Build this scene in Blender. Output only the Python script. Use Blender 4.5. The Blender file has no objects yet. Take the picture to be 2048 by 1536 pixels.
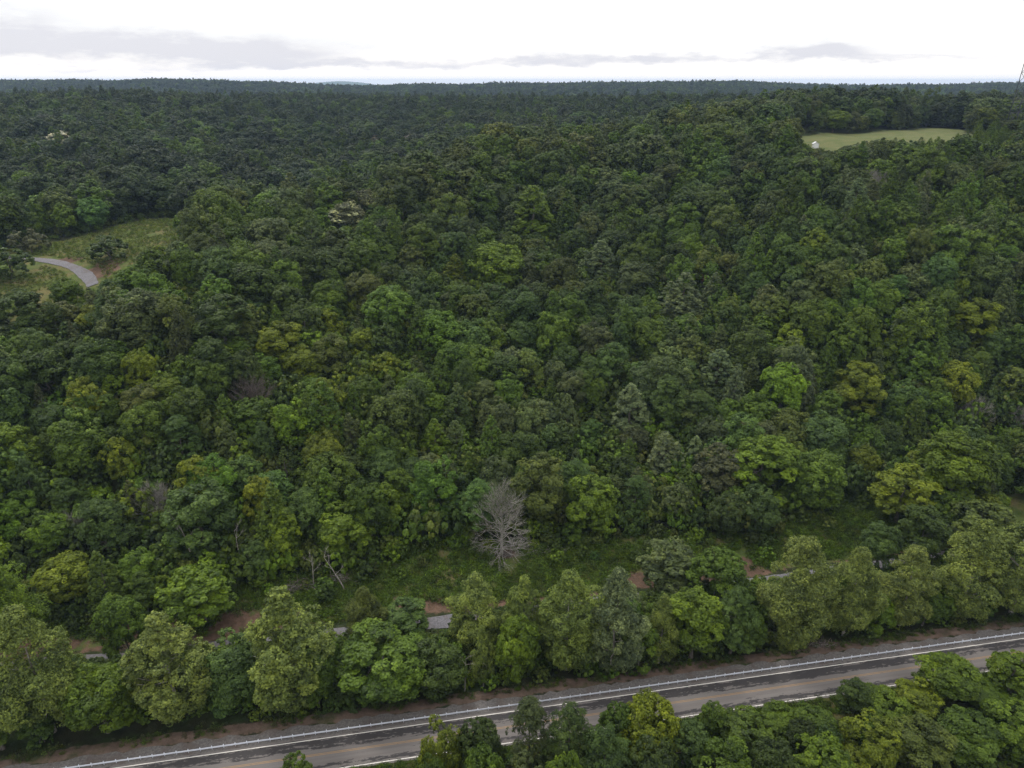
import bpy, math, random
import numpy as np
from mathutils import Vector

SC = bpy.context.scene
COL = SC.collection
R = math.radians
rng = np.random.default_rng(7)
random.seed(7)

# ------------------------------------------------------------------ camera, sky, sun, exposure
CAM_H = 105.0                       # flying camera, metres above the road
F_PX = 1421.0                       # focal length in photograph pixels (2048 wide)
PITCH = R(23.06)
cP, sP = math.cos(PITCH), math.sin(PITCH)
cam = bpy.data.cameras.new('camera'); cam_o = bpy.data.objects.new('camera', cam); COL.objects.link(cam_o)
cam_o.location = (0, 0, CAM_H); cam_o.rotation_euler = (R(90) - PITCH, 0, 0)
cam.sensor_fit = 'HORIZONTAL'; cam.sensor_width = 36; cam.lens = 36 * F_PX / 2048
cam.clip_start = 1; cam.clip_end = 40000
SC.camera = cam_o
SC.render.engine = 'CYCLES'
SC.cycles.max_bounces = 5; SC.cycles.diffuse_bounces = 3; SC.cycles.glossy_bounces = 2
SC.cycles.transmission_bounces = 2; SC.cycles.volume_bounces = 1; SC.cycles.transparent_max_bounces = 4
SC.cycles.caustics_reflective = False; SC.cycles.caustics_refractive = False
SC.cycles.use_adaptive_sampling = False; SC.cycles.use_denoising = True; SC.cycles.denoiser = 'OPENIMAGEDENOISE'
SC.cycles.denoising_input_passes = 'RGB_ALBEDO_NORMAL'; SC.cycles.denoising_prefilter = 'NONE'
SC.cycles.sample_clamp_indirect = 3.0
SC.view_settings.view_transform = 'Standard'; SC.view_settings.look = 'None'
SC.view_settings.exposure = 0.0; SC.view_settings.gamma = 1; SC.view_settings.use_curve_mapping = False

SUN_EL, SUN_AZ = R(58), R(-32)      # azimuth from +Y towards +X
sun = bpy.data.lights.new('sun', 'SUN'); sun.energy = 1.5; sun.angle = R(12); sun.color = (1, 0.96, 0.9)
sun_o = bpy.data.objects.new('sun', sun); COL.objects.link(sun_o)
sd = Vector((math.sin(SUN_AZ) * math.cos(SUN_EL), math.cos(SUN_AZ) * math.cos(SUN_EL), math.sin(SUN_EL)))
sun_o.rotation_euler = sd.to_track_quat('Z', 'Y').to_euler(); sun_o.location = sd * 300


class NT:
    """small helper round a node tree"""
    def __init__(s, nt): s.nt = nt; s.N = nt.nodes; s.L = nt.links
    def n(s, typ, **kw):
        o = s.N.new(typ)
        for k, v in kw.items(): setattr(o, k, v)
        return o
    def put(s, sock, v):
        if hasattr(v, 'is_output'): s.L.new(v, sock)
        elif v is not None: sock.default_value = v
    def m(s, op, a, b=None, c=None, clamp=False):
        o = s.n('ShaderNodeMath', operation=op, use_clamp=clamp)
        s.put(o.inputs[0], a)
        if b is not None: s.put(o.inputs[1], b)
        if c is not None: s.put(o.inputs[2], c)
        return o.outputs[0]
    def smooth(s, v, a, b):
        o = s.n('ShaderNodeMapRange', interpolation_type='SMOOTHSTEP')
        s.put(o.inputs[0], v); o.inputs[1].default_value = a; o.inputs[2].default_value = b
        return o.outputs[0]
    def mix(s, f, a, b, blend='MIX'):
        o = s.n('ShaderNodeMix', data_type='RGBA', blend_type=blend)
        s.put(o.inputs[0], f); s.put(o.inputs[6], a if hasattr(a, 'is_output') or len(a) == 4 else (*a, 1))
        s.put(o.inputs[7], b if hasattr(b, 'is_output') or len(b) == 4 else (*b, 1))
        return o.outputs[2]
    def noise(s, vec, scale, detail=4, rough=0.55):
        o = s.n('ShaderNodeTexNoise'); o.inputs['Scale'].default_value = scale
        o.inputs['Detail'].default_value = detail; o.inputs['Roughness'].default_value = rough
        if vec is not None: s.L.new(vec, o.inputs['Vector'])
        return o.outputs['Fac']
    def scaled(s, vec, sc):
        o = s.n('ShaderNodeVectorMath', operation='MULTIPLY'); s.L.new(vec, o.inputs[0]); o.inputs[1].default_value = sc
        return o.outputs[0]


def vdir(v):                        # photograph row -> (elevation slope dz, forward dy) of that ray
    yy = -(v - 768) / F_PX
    return -sP + yy * cP, cP + yy * sP
def ray(u, v):
    dz, dy = vdir(v)
    return (u - 1024) / F_PX / dy, dz / dy      # per metre of forward distance

# world: overcast sky, thin lavender cloud bars low above the hills
W = bpy.data.worlds.new('World'); SC.world = W; W.use_nodes = True
w = NT(W.node_tree); w.N.clear()
wo = w.n('ShaderNodeOutputWorld'); bg = w.n('ShaderNodeBackground'); w.L.new(bg.outputs[0], wo.inputs[0])
bg.inputs[1].default_value = 0.1
sky = w.n('ShaderNodeTexSky', sky_type='NISHITA', sun_disc=False)
sky.sun_elevation = SUN_EL; sky.sun_rotation = SUN_AZ; sky.altitude = 300; sky.air_density = 1; sky.dust_density = 2
tc = w.n('ShaderNodeTexCoord'); sep = w.n('ShaderNodeSeparateXYZ'); w.L.new(tc.outputs['Generated'], sep.inputs[0])
el = sep.outputs[2]
az = w.m('ARCTAN2', sep.outputs[0], sep.outputs[1])
comb = w.n('ShaderNodeCombineXYZ'); w.L.new(w.m('MULTIPLY', az, 11.0), comb.inputs[0]); w.L.new(w.m('MULTIPLY', el, 38.0), comb.inputs[1])
n1 = w.noise(comb.outputs[0], 1.1, 6, 0.6)
n2 = w.noise(comb.outputs[0], 2.6, 5, 0.6)
azw = w.m('ADD', az, w.m('MULTIPLY', w.m('SUBTRACT', n2, 0.5), 0.07))
elw = w.m('ADD', el, w.m('MULTIPLY', w.m('SUBTRACT', n1, 0.5), 0.034))
total = None
for (u, v, su, sv, amp) in [(230, 90, 330, 22, 1.0), (500, 108, 130, 11, .75), (40, 30, 90, 26, .45), (560, 130, 150, 6, .55),
                            (850, 128, 260, 7, .55), (1070, 116, 60, 10, .6), (1230, 122, 130, 8, .55), (1312, 104, 22, 10, .5),
                            (1640, 101, 85, 13, .95), (1480, 116, 260, 6, .45), (1950, 112, 200, 4, .3), (250, 137, 340, 5, .3)]:
    dz, dy = vdir(v)
    kx = (u - 1024) / F_PX
    ln = math.sqrt(kx * kx + dz * dz + dy * dy)
    ga = w.m('MULTIPLY', w.m('SUBTRACT', azw, math.atan2(kx, dy)), F_PX / su)
    ge = w.m('MULTIPLY', w.m('SUBTRACT', elw, dz / ln), F_PX / sv)
    q = w.m('ADD', w.m('MULTIPLY', ga, ga), w.m('MULTIPLY', ge, ge))
    g = w.m('MULTIPLY', w.m('POWER', 2.718, w.m('MULTIPLY', q, -1.0)), amp)
    total = g if total is None else w.m('ADD', total, g)
band = w.m('MULTIPLY', w.smooth(el, 0.008, 0.03), w.m('SUBTRACT', 1.0, w.smooth(el, 0.045, 0.10)))
wide = w.m('MULTIPLY', w.m('MULTIPLY', w.smooth(n1, 0.56, 0.75), band), 0.25)
cl = w.m('MULTIPLY', w.m('ADD', total, wide), w.m('ADD', 0.2, w.m('MULTIPLY', n2, 1.6)))
cl = w.smooth(cl, 0.10, 0.85)
# the cloud deck high above the frame: soft brighter and greyer patches
n3 = w.noise(tc.outputs['Generated'], 2.2, 4, 0.5)
deck = w.mix(n3, (10.0, 10.1, 10.4), (12.2, 12.1, 11.9))
zen = w.n('ShaderNodeVectorMath', operation='SCALE'); w.L.new(deck, zen.inputs[0])   # an overcast sky is brighter overhead than at the horizon
w.L.new(w.m('MULTIPLY_ADD', w.smooth(el, 0.08, 0.95), 0.85, 1.0), zen.inputs['Scale']); deck = zen.outputs[0]
low = w.mix(w.smooth(el, 0.0, 0.05), (13.0, 12.4, 11.8), deck)
cloudc = w.mix(w.m('MULTIPLY', cl, 0.92, clamp=True), low, (8.2, 8.2, 8.9))
full = w.mix(0.9, sky.outputs[0], cloudc)
below = w.mix(w.smooth(el, -0.05, -0.01), (0.35, 0.42, 0.25), full)
w.L.new(below, bg.inputs[0])

# ------------------------------------------------------------------ terrain height
RD_A = math.atan(0.175)             # the road runs straight, turned by this much from the X axis
cR, sR = math.cos(RD_A), math.sin(RD_A)
def to_st(x, y): return x * cR + y * sR, -x * sR + y * cR
def from_st(s, t): return s * cR - t * sR, s * sR + t * cR
COLS = {
 -400: [(110,2),(125,8),(150,20),(175,29),(195,34),(215,40),(240,43),(310,47),(420,50),(540,62),(700,77)],
 0: [(112,0),(122,4),(135,12),(150,20),(175,29),(190,33),(205,38),(225,42),(260,45),(300,47),(420,50),(540,62),(700,77)],
 150: [(130,7),(155,19),(185,31),(200,35),(215,39),(240,43),(300,47)],
 300: [(120,0),(130,3),(155,18),(185,33),(215,42),(240,46),(310,47),(420,49),(560,61),(760,79)],
 600: [(128,0),(140,4),(170,17),(200,28),(255,40),(280,47),(300,50),(325,44),(370,36),(440,36),(520,43),(600,52),(700,62),(800,70),(950,74)],
 800: [(132,0),(145,3),(180,14),(215,26),(260,37),(300,51),(330,57),(360,48),(400,40),(470,40),(540,46),(600,51),(700,61),(800,69),(950,73)],
 1024: [(138,1),(150,2),(170,8),(195,15),(220,22),(280,36),(320,48),(345,64),(368,67),(400,58),(440,50),(500,51),(560,56),(650,63),(750,69),(900,74)],
 1400: [(146,1),(158,2),(180,7),(225,22),(275,37),(320,50),(370,70),(395,76),(430,68),(480,61),(560,64),(650,70),(800,76)],
 1550: [(310,58),(350,70),(420,77),(470,80),(560,75)],
 1700: [(155,1),(168,2),(190,6),(215,22),(245,41),(270,53),(310,64),(337,75),(390,77),(437,77),(480,78),(600,74)],
 2048: [(165,1),(178,2),(195,6),(220,22),(250,41),(280,55),(340,71),(400,77),(450,77),(600,72)],
 2450: [(175,1),(195,5),(225,25),(260,45),(340,70),(450,76),(700,72)],
}
FAR = {-400: 94, 0: 94, 200: 95, 370: 99, 500: 93, 620: 85, 800: 88, 1000: 91, 1200: 88, 1370: 93, 1500: 95, 1640: 88, 1850: 89, 2048: 86, 2450: 88}
ctrl = []
for u, lst in COLS.items():
    for (y, z) in lst: ctrl.append(((u - 1024) / F_PX * (y * cP + (CAM_H - z) * sP), y, z))
for u, z in FAR.items():
    for y, zz in ((1150, 46), (1400, 46), (1650, 58), (1900, z - 9), (2500, z - 24), (5000, 55), (12000, 30)):
        ctrl.append(((u - 1024) / F_PX * (y * cP + (CAM_H - zz) * sP), y, zz))
for u in range(-400, 2500, 350):
    for y in (60, 85, 105): ctrl.append(((u - 1024) / F_PX * (y * cP + CAM_H * sP), y, 0))
ctrl = np.array(ctrl, float)
def tfeat(x, y):
    y = np.maximum(y, 40.0)
    return np.stack([np.clip(x / y, -1.7, 1.7) * 1.3, np.log(y)], -1)
CF = tfeat(ctrl[:, 0], ctrl[:, 1])
def tps_k(d2): return 0.5 * d2 * np.log(d2 + 1e-9)
n_c = len(ctrl)
K = tps_k(((CF[:, None] - CF[None]) ** 2).sum(-1)) + np.eye(n_c) * 0.0015
Pm = np.concatenate([np.ones((n_c, 1)), CF], 1)
A = np.block([[K, Pm], [Pm.T, np.zeros((3, 3))]])
SOL = np.linalg.solve(A, np.concatenate([ctrl[:, 2], np.zeros(3)]))
def vnoise(x, y, seed=0):           # smooth value noise, -1..1
    def h(i, j): return np.modf(np.abs(np.sin(i * 127.1 + j * 311.7 + seed * 74.7) * 43758.5453))[0]
    xi, yi = np.floor(x), np.floor(y); fx, fy = x - xi, y - yi
    fx, fy = fx * fx * (3 - 2 * fx), fy * fy * (3 - 2 * fy)
    return 2 * ((h(xi, yi) * (1 - fx) + h(xi + 1, yi) * fx) * (1 - fy) + (h(xi, yi + 1) * (1 - fx) + h(xi + 1, yi + 1) * fx) * fy) - 1
def sst(v, a, b):
    q = np.clip((v - a) / (b - a), 0, 1); return q * q * (3 - 2 * q)
TRACK_T = lambda s: 119.4 + 0.0004 * np.minimum(s + 20, 0) ** 2 * 1.2 + 0.0002 * np.maximum(s - 30, 0) ** 2
def terr(x, y):
    x = np.atleast_1d(np.asarray(x, float)); y = np.atleast_1d(np.asarray(y, float))
    out = np.empty(len(x))
    for i in range(0, len(x), 20000):
        f = tfeat(x[i:i + 20000], y[i:i + 20000])
        k = tps_k(((f[:, None] - CF[None]) ** 2).sum(-1))
        out[i:i + 20000] = k @ SOL[:n_c] + SOL[n_c] + f @ SOL[n_c + 1:]
    s, t = to_st(x, y)
    prof = -5.0 * sst(-t, -85.0, -66.0) - 1.3 * sst(t, 97.5, 103.5) + 0.9 * sst(t, 108, 116) + 2.0 * sst(t, 123, 142)
    prof = prof + 0.25 * vnoise(x / 6, y / 6, 3) * sst(t, 100, 106)
    b = sst(t, 124, 152)
    z = prof * (1 - b) + out * b
    far = sst(y, 750, 1200)
    z = z + far * (8 * vnoise(x / 330, y / 420, 5) + 4 * vnoise(x / 120, y / 150, 6))
    z = z + b * (1 - far) * (1.2 * vnoise(x / 28, y / 28, 8))
    return np.where(y < 20, -5 + 18 * sst(-y, 60, 900), z)
def terr1(x, y): return float(terr([x], [y])[0])
YS = np.concatenate([np.linspace(70, 340, 541), np.linspace(341, 1200, 430), np.linspace(1205, 6000, 400)])
def place(u, v, h):                 # where the top of a thing h metres high stands so that it shows at (u, v)
    kx, kz = ray(u, v)
    zz = CAM_H + kz * YS
    i = int(np.argmax(zz <= terr(kx * YS, YS) + h))
    return kx * YS[i], YS[i]
def proj(x, y, z):
    d = y * cP + (CAM_H - z) * sP
    return 1024 + F_PX * x / d, 768 - F_PX * (y * sP + (z - CAM_H) * cP) / d, d

# ------------------------------------------------------------------ building helpers
def new_mesh(name, verts, faces_n, loops, mats, smooth=False, attrs=None):
    """fast mesh from numpy: verts (n,3), loops flat vertex indices, faces_n vertices per face"""
    me = bpy.data.meshes.new(name)
    verts = np.asarray(verts, np.float32); loops = np.asarray(loops, np.int32)
    nf = len(loops) // faces_n
    me.vertices.add(len(verts)); me.vertices.foreach_set('co', verts.ravel())
    me.loops.add(len(loops)); me.loops.foreach_set('vertex_index', loops)
    me.polygons.add(nf); me.polygons.foreach_set('loop_start', np.arange(nf, dtype=np.int32) * faces_n)
    me.polygons.foreach_set('loop_total', np.full(nf, faces_n, np.int32))
    if smooth: me.polygons.foreach_set('use_smooth', np.ones(nf, bool))
    for k, (dom, typ, arr) in (attrs or {}).items():
        at = me.attributes.new(k, typ, dom)
        at.data.foreach_set('value' if typ in ('FLOAT', 'INT') else ('vector' if typ == 'FLOAT_VECTOR' else 'color'), np.asarray(arr).ravel())
    me.update(calc_edges=True); me.validate()
    for m_ in (mats if isinstance(mats, (list, tuple)) else [mats]): me.materials.append(m_)
    return me
def link(name, me, parent=None, **props):
    o = bpy.data.objects.new(name, me); COL.objects.link(o)
    if parent is not None: o.parent = parent
    for k, v in props.items(): o[k] = v
    return o
def thing(name, label, cat, loc, rz=0, group=None):
    o = bpy.data.objects.new(name, None); COL.objects.link(o)
    o.empty_display_size = 0.5
    o.location = loc; o.rotation_euler = (0, 0, rz); o['label'] = label; o['category'] = cat
    if group: o['group'] = group
    return o
def tubes(segs, sides=6):
    """tapered tubes for (p0, p1, r0, r1) segments as one vertex/loop array"""
    P0 = np.array([s[0] for s in segs], float); P1 = np.array([s[1] for s in segs], float)
    r0 = np.array([s[2] for s in segs])[:, None, None]; r1 = np.array([s[3] for s in segs])[:, None, None]
    d = P1 - P0; d /= np.linalg.norm(d, axis=1)[:, None] + 1e-9
    ref = np.where(np.abs(d[:, 2:3]) > 0.9, [[1.0, 0, 0]], [[0, 0, 1.0]])
    a = np.cross(d, ref); a /= np.linalg.norm(a, axis=1)[:, None]; b = np.cross(d, a)
    th = np.arange(sides) * 2 * np.pi / sides
    ring = a[:, None] * np.cos(th)[None, :, None] + b[:, None] * np.sin(th)[None, :, None]
    V = np.concatenate([P0[:, None] + ring * r0, P1[:, None] + ring * r1], 1).reshape(-1, 3)
    k = np.arange(sides); k2 = (k + 1) % sides
    q = np.stack([k, k2, k2 + sides, k + sides], 1)
    L = (np.arange(len(segs))[:, None, None] * 2 * sides + q[None]).reshape(-1)
    return V, L
def prism_mesh(name, profile, length, mat):
    """profile in (y, z) extruded along x, capped"""
    n = len(profile); V = [(0, y, z) for y, z in profile] + [(length, y, z) for y, z in profile]
    F = [(i, (i + 1) % n, n + (i + 1) % n, n + i) for i in range(n)] + [tuple(range(n))[::-1], tuple(range(n, 2 * n))]
    me = bpy.data.meshes.new(name); me.from_pydata(V, [], F); me.materials.append(mat); me.update(); return me

# ------------------------------------------------------------------ materials
def mat(name):
    m_ = bpy.data.materials.new(name); m_.use_nodes = True; t = NT(m_.node_tree); t.N.clear()
    o = t.n('ShaderNodeOutputMaterial'); b = t.n('ShaderNodeBsdfPrincipled'); t.L.new(b.outputs[0], o.inputs[0])
    return m_, t, b, o
def leaf_material(name, trans=0.28):
    m_, t, b, o = mat(name)
    a = t.n('ShaderNodeAttribute', attribute_type='INSTANCER', attribute_name='tint')
    v = t.n('ShaderNodeAttribute', attribute_type='GEOMETRY', attribute_name='leafvar')
    k = t.m('MULTIPLY_ADD', v.outputs['Fac'], 1.3, 0.38)
    c = t.mix(1.0, a.outputs['Color'], t.mix(t.m('MULTIPLY', v.outputs['Fac'], 1.0, clamp=True), (0.82, 0.92, 1.15), (1.16, 1.06, 0.85)), 'MULTIPLY')
    sc_ = t.n('ShaderNodeVectorMath', operation='SCALE'); t.L.new(c, sc_.inputs[0]); t.L.new(k, sc_.inputs['Scale'])
    t.L.new(sc_.outputs[0], b.inputs['Base Color'])
    b.inputs['Roughness'].default_value = 0.5; b.inputs['Specular IOR Level'].default_value = 0.2
    tr = t.n('ShaderNodeBsdfTranslucent'); t.L.new(sc_.outputs[0], tr.inputs[0])
    mx = t.n('ShaderNodeMixShader'); mx.inputs[0].default_value = trans
    t.L.new(b.outputs[0], mx.inputs[1]); t.L.new(tr.outputs[0], mx.inputs[2]); t.L.new(mx.outputs[0], o.inputs[0])
    return m_
M_LEAF = leaf_material('leaves')
def bark_material(name, c0, c1):
    m_, t, b, o = mat(name)
    tc_ = t.n('ShaderNodeTexCoord'); n_ = t.noise(t.scaled(tc_.outputs['Object'], (3, 3, 0.6)), 2.0, 5)
    t.L.new(t.mix(t.smooth(n_, 0.35, 0.65), c0, c1), b.inputs['Base Color']); b.inputs['Roughness'].default_value = 0.9
    bp = t.n('ShaderNodeBump'); bp.inputs['Strength'].default_value = 0.4; t.L.new(n_, bp.inputs['Height']); t.L.new(bp.outputs[0], b.inputs['Normal'])
    return m_
M_BARK = bark_material('bark', (0.06, 0.05, 0.04), (0.15, 0.13, 0.11))
M_PALEBARK = bark_material('pale_bark', (0.16, 0.14, 0.12), (0.36, 0.33, 0.29))
M_DEAD = bark_material('dead_wood', (0.17, 0.155, 0.138), (0.33, 0.305, 0.27))
M_BROWNWOOD = bark_material('brown_dead_wood', (0.06, 0.045, 0.04), (0.2, 0.16, 0.14))

def plain(name, col, rough=0.6, metal=0.0):
    m_, t, b, o = mat(name); tc_ = t.n('ShaderNodeTexCoord'); n_ = t.noise(tc_.outputs['Object'], 3.0, 4)
    c2 = tuple(c * 0.75 for c in col)
    t.L.new(t.mix(n_, c2, col), b.inputs['Base Color']); b.inputs['Roughness'].default_value = rough; b.inputs['Metallic'].default_value = metal
    return m_

# ground under everything: forest floor, meadow, bare dirt by painted masks with ragged edges
m_, t, b, o = mat('ground'); M_GROUND = m_
geo = t.n('ShaderNodeNewGeometry'); pos = geo.outputs['Position']
def gattr(nm): return t.n('ShaderNodeAttribute', attribute_type='GEOMETRY', attribute_name=nm).outputs['Fac']
nA = t.noise(pos, 0.35, 6, 0.65); nB = t.noise(pos, 0.045, 4); nC = t.noise(pos, 1.7, 5, 0.7); nD = t.noise(t.scaled(pos, (1, 1, 1)), 0.13, 5, 0.6)
floor_c = t.mix(t.smooth(nA, 0.35, 0.65), (0.018, 0.022, 0.009), (0.035, 0.036, 0.016))
floor_c = t.mix(t.smooth(nD, 0.45, 0.7), floor_c, (0.03, 0.05, 0.013))
mead_c = t.mix(t.smooth(nA, 0.3, 0.7), (0.05, 0.075, 0.018), (0.095, 0.115, 0.03))
mead_c = t.mix(t.smooth(nD, 0.42, 0.68), mead_c, (0.13, 0.105, 0.045))
mead_c = t.mix(t.m('MULTIPLY', t.smooth(nC, 0.45, 0.75), 0.55), mead_c, (0.035, 0.055, 0.014))
hay_c = t.mix(t.smooth(nD, 0.3, 0.7), (0.08, 0.10, 0.032), (0.125, 0.124, 0.05))
hay_c = t.mix(t.m('MULTIPLY', t.smooth(nC, 0.4, 0.75), 0.3), hay_c, (0.045, 0.06, 0.017))
dirt_c = t.mix(t.smooth(nA, 0.3, 0.7), (0.07, 0.044, 0.03), (0.135, 0.084, 0.058))
dirt_c = t.mix(t.m('MULTIPLY', t.smooth(nC, 0.45, 0.7), 0.6), dirt_c, (0.045, 0.035, 0.02))
verge_c = t.mix(t.smooth(nA, 0.25, 0.7), (0.065, 0.046, 0.034), (0.15, 0.105, 0.08))
verge_c = t.mix(t.smooth(nD, 0.5, 0.7), verge_c, (0.045, 0.05, 0.02))
rag = t.m('ADD', t.m('MULTIPLY', t.m('SUBTRACT', nA, 0.5), 1.1), t.m('MULTIPLY', t.m('SUBTRACT', nC, 0.5), 0.5))
col_ = floor_c
for nm, cc in (('meadow', mead_c), ('hay', hay_c), ('dirt', dirt_c), ('verge', verge_c)):
    col_ = t.mix(t.smooth(t.m('ADD', gattr(nm), rag), 0.4, 0.62), col_, cc)
t.L.new(col_, b.inputs['Base Color']); b.inputs['Roughness'].default_value = 0.95; b.inputs['Specular IOR Level'].default_value = 0.1
bp = t.n('ShaderNodeBump'); bp.inputs['Strength'].default_value = 0.8; bp.inputs['Distance'].default_value = 0.4
t.L.new(t.m('ADD', nA, t.m('MULTIPLY', nC, 0.6)), bp.inputs['Height']); t.L.new(bp.outputs[0], b.inputs['Normal'])

def st_coords(t):                   # road coordinates (along, across) in a material
    g = t.n('ShaderNodeNewGeometry'); r_ = t.n('ShaderNodeVectorRotate', rotation_type='Z_AXIS'); r_.inputs['Angle'].default_value = -RD_A
    t.L.new(g.outputs['Position'], r_.inputs['Vector']); return r_.outputs[0]
m_, t, b, o = mat('asphalt'); M_ASPHALT = m_
st = st_coords(t); sp_ = t.n('ShaderNodeSeparateXYZ'); t.L.new(st, sp_.inputs[0]); tt = sp_.outputs[1]
grain = t.noise(st, 9.0, 4, 0.7)
dry = t.mix(grain, (0.12, 0.108, 0.101), (0.17, 0.154, 0.143))
dry = t.mix(t.smooth(t.noise(t.scaled(st, (0.05, 1.2, 1)), 1.0, 4), 0.35, 0.7), dry, (0.125, 0.11, 0.103))
def bandf(c, wdt): return t.m('SUBTRACT', 1.0, t.m('DIVIDE', t.m('ABSOLUTE', t.m('SUBTRACT', tt, c)), wdt), clamp=True)
streak = t.noise(t.scaled(st, (0.22, 1.7, 1)), 1.0, 6, 0.68)
blot = t.noise(t.scaled(st, (0.9, 2.4, 1)), 1.3, 4, 0.65)
alongn = t.noise(t.scaled(st, (0.02, 0.0, 0)), 1.0, 2)
wet = t.m('ADD', t.m('ADD', t.m('MULTIPLY', bandf(92.9, 1.6), 0.72), t.m('MULTIPLY', bandf(88.1, 0.9), 0.62)),
          t.m('ADD', t.m('MULTIPLY', bandf(91.8, 0.7), 0.25), t.m('MULTIPLY', t.m('SUBTRACT', alongn, 0.5), 0.6)))
wet = t.m('ADD', wet, t.m('ADD', t.m('MULTIPLY', t.m('SUBTRACT', streak, 0.5), 2.1), t.m('MULTIPLY', t.m('SUBTRACT', blot, 0.5), 1.1)))
wf = t.smooth(wet, 0.36, 0.44)
t.L.new(t.mix(wf, dry, t.mix(grain, (0.030, 0.027, 0.027), (0.048, 0.043, 0.042))), b.inputs['Base Color'])
t.L.new(t.m('MULTIPLY_ADD', wf, -0.2, 0.9), b.inputs['Roughness']); b.inputs['Specular IOR Level'].default_value = 0.25
bp = t.n('ShaderNodeBump'); bp.inputs['Strength'].default_value = 0.25; bp.inputs['Distance'].default_value = 0.02; t.L.new(grain, bp.inputs['Height']); t.L.new(bp.outputs[0], b.inputs['Normal'])

def paint(name, col):
    m_, t, b, o = mat(name); st = st_coords(t); n_ = t.noise(t.scaled(st, (1.5, 8, 1)), 1.0, 5, 0.7)
    t.L.new(t.mix(t.smooth(n_, 0.52, 0.72), col, tuple(c * 0.35 for c in col)), b.inputs['Base Color']); b.inputs['Roughness'].default_value = 0.6
    return m_
M_WHITE = paint('white_road_paint', (0.72, 0.68, 0.62)); M_YELLOW = paint('yellow_road_paint', (0.30, 0.175, 0.065))
def gravel_mat(name, c0, c1, c2):
    m_, t, b, o = mat(name); g = t.n('ShaderNodeNewGeometry'); p = g.outputs['Position']
    a1 = t.noise(p, 2.5, 6, 0.75); a2 = t.noise(p, 0.3, 4)
    c = t.mix(t.smooth(a1, 0.3, 0.7), c0, c1); c = t.mix(t.m('MULTIPLY', t.smooth(a2, 0.45, 0.7), 0.6), c, c2)
    t.L.new(c, b.inputs['Base Color']); b.inputs['Roughness'].default_value = 0.95
    bp = t.n('ShaderNodeBump'); bp.inputs['Strength'].default_value = 0.7; bp.inputs['Distance'].default_value = 0.15; t.L.new(a1, bp.inputs['Height']); t.L.new(bp.outputs[0], b.inputs['Normal'])
    return m_
M_SHOULDER = gravel_mat('shoulder_gravel', (0.07, 0.064, 0.06), (0.16, 0.145, 0.135), (0.085, 0.06, 0.047))
M_TRACK = gravel_mat('track_gravel', (0.08, 0.076, 0.08), (0.165, 0.157, 0.168), (0.09, 0.07, 0.058))
M_STEEL = plain('galvanised_steel', (0.6, 0.62, 0.68), 0.5, 0.15)
M_PYLON = plain('dark_lattice_steel', (0.06, 0.065, 0.075), 0.6, 0.3)
M_SHEDWALL = plain('white_sheet_wall', (0.8, 0.8, 0.8), 0.5); M_SHEDROOF = plain('white_sheet_roof', (0.82, 0.82, 0.84), 0.35)
M_SHEDDOOR = plain('grey_door_paint', (0.25, 0.25, 0.27), 0.6)

# ------------------------------------------------------------------ the ground sheet
LEFT_FIELD = [(-30, 510), (-30, 640), (60, 640), (190, 615), (260, 560), (345, 520), (372, 462), (350, 438), (290, 440), (215, 458), (150, 478), (60, 492)]
RIGHT_FIELD = [(1560, 282), (1600, 274), (1680, 268), (1760, 264), (1870, 256), (1925, 262), (1960, 284), (1880, 298), (1760, 302), (1660, 312), (1600, 300)]
def ground_poly(pts, lift=0.0): return np.array([place(u, v, lift) for u, v in pts])
LF = ground_poly(LEFT_FIELD); RF = ground_poly(RIGHT_FIELD)
def in_poly(x, y, poly):
    inside = np.zeros(len(x), bool); j = len(poly) - 1
    for i in range(len(poly)):
        xi, yi = poly[i]; xj, yj = poly[j]
        c = ((yi > y) != (yj > y)) & (x < (xj - xi) * (y - yi) / (yj - yi + 1e-12) + xi)
        inside ^= c; j = i
    return inside
def soft_poly(x, y, poly, r):       # 1 inside, fading to 0 over r metres outside
    x = np.asarray(x, float); y = np.asarray(y, float)
    d = np.full(len(x), 1e9)
    for i in range(len(poly)):
        p, q = poly[i], poly[(i + 1) % len(poly)]; e = q - p
        k = np.clip(((x - p[0]) * e[0] + (y - p[1]) * e[1]) / (e @ e + 1e-9), 0, 1)
        d = np.minimum(d, np.hypot(x - p[0] - k * e[0], y - p[1] - k * e[1]))
    ins = in_poly(x, y, poly)
    return np.where(ins, 1.0, np.clip(1 - d / r, 0, 1) * 0.5), np.where(ins, -d, d)
def strip_far(s):                   # northern edge of the weedy strip, in road coordinates
    return 138.0 + 3.0 * np.sin(s * 0.05 + 1) + 2.0 * np.sin(s * 0.13) - 5.0 * sst(-s, 10, 60) + 3.0 * sst(s, 80, 130)
ys = np.concatenate([[-6000, -2500, -1000, -400, -150, -50, 0, 25, 42], np.geomspace(52, 420, 330), np.geomspace(425, 14000, 150)])
aa = np.linspace(-1.75, 1.75, 421)
GX = aa[None, :] * (np.abs(ys)[:, None] + 30); GY = np.repeat(ys[:, None], len(aa), 1)
gx, gy = GX.ravel(), GY.ravel(); gz = terr(gx, gy)
gs, gt = to_st(gx, gy)
lf, _ = soft_poly(gx, gy, LF, 8); rf, _ = soft_poly(gx, gy, RF, 10)
strip = sst(gt, 122.5, 125) * (1 - sst(gt, strip_far(gs), strip_far(gs) + 3)) * (gy < 260)
trk = np.abs(gt - TRACK_T(gs))
nz = vnoise(gx / 9, gy / 9, 21)
dirt = np.clip(1.15 - np.abs(trk - 3.6) / 2.6, 0, 1) * (0.55 + 0.45 * nz) * (gy < 240)
dirt = np.maximum(dirt, np.exp(-((gs + 46) / 26) ** 2 - ((gt - 127.5) / 4.5) ** 2) * 0.85)     # bank on the left
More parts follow.
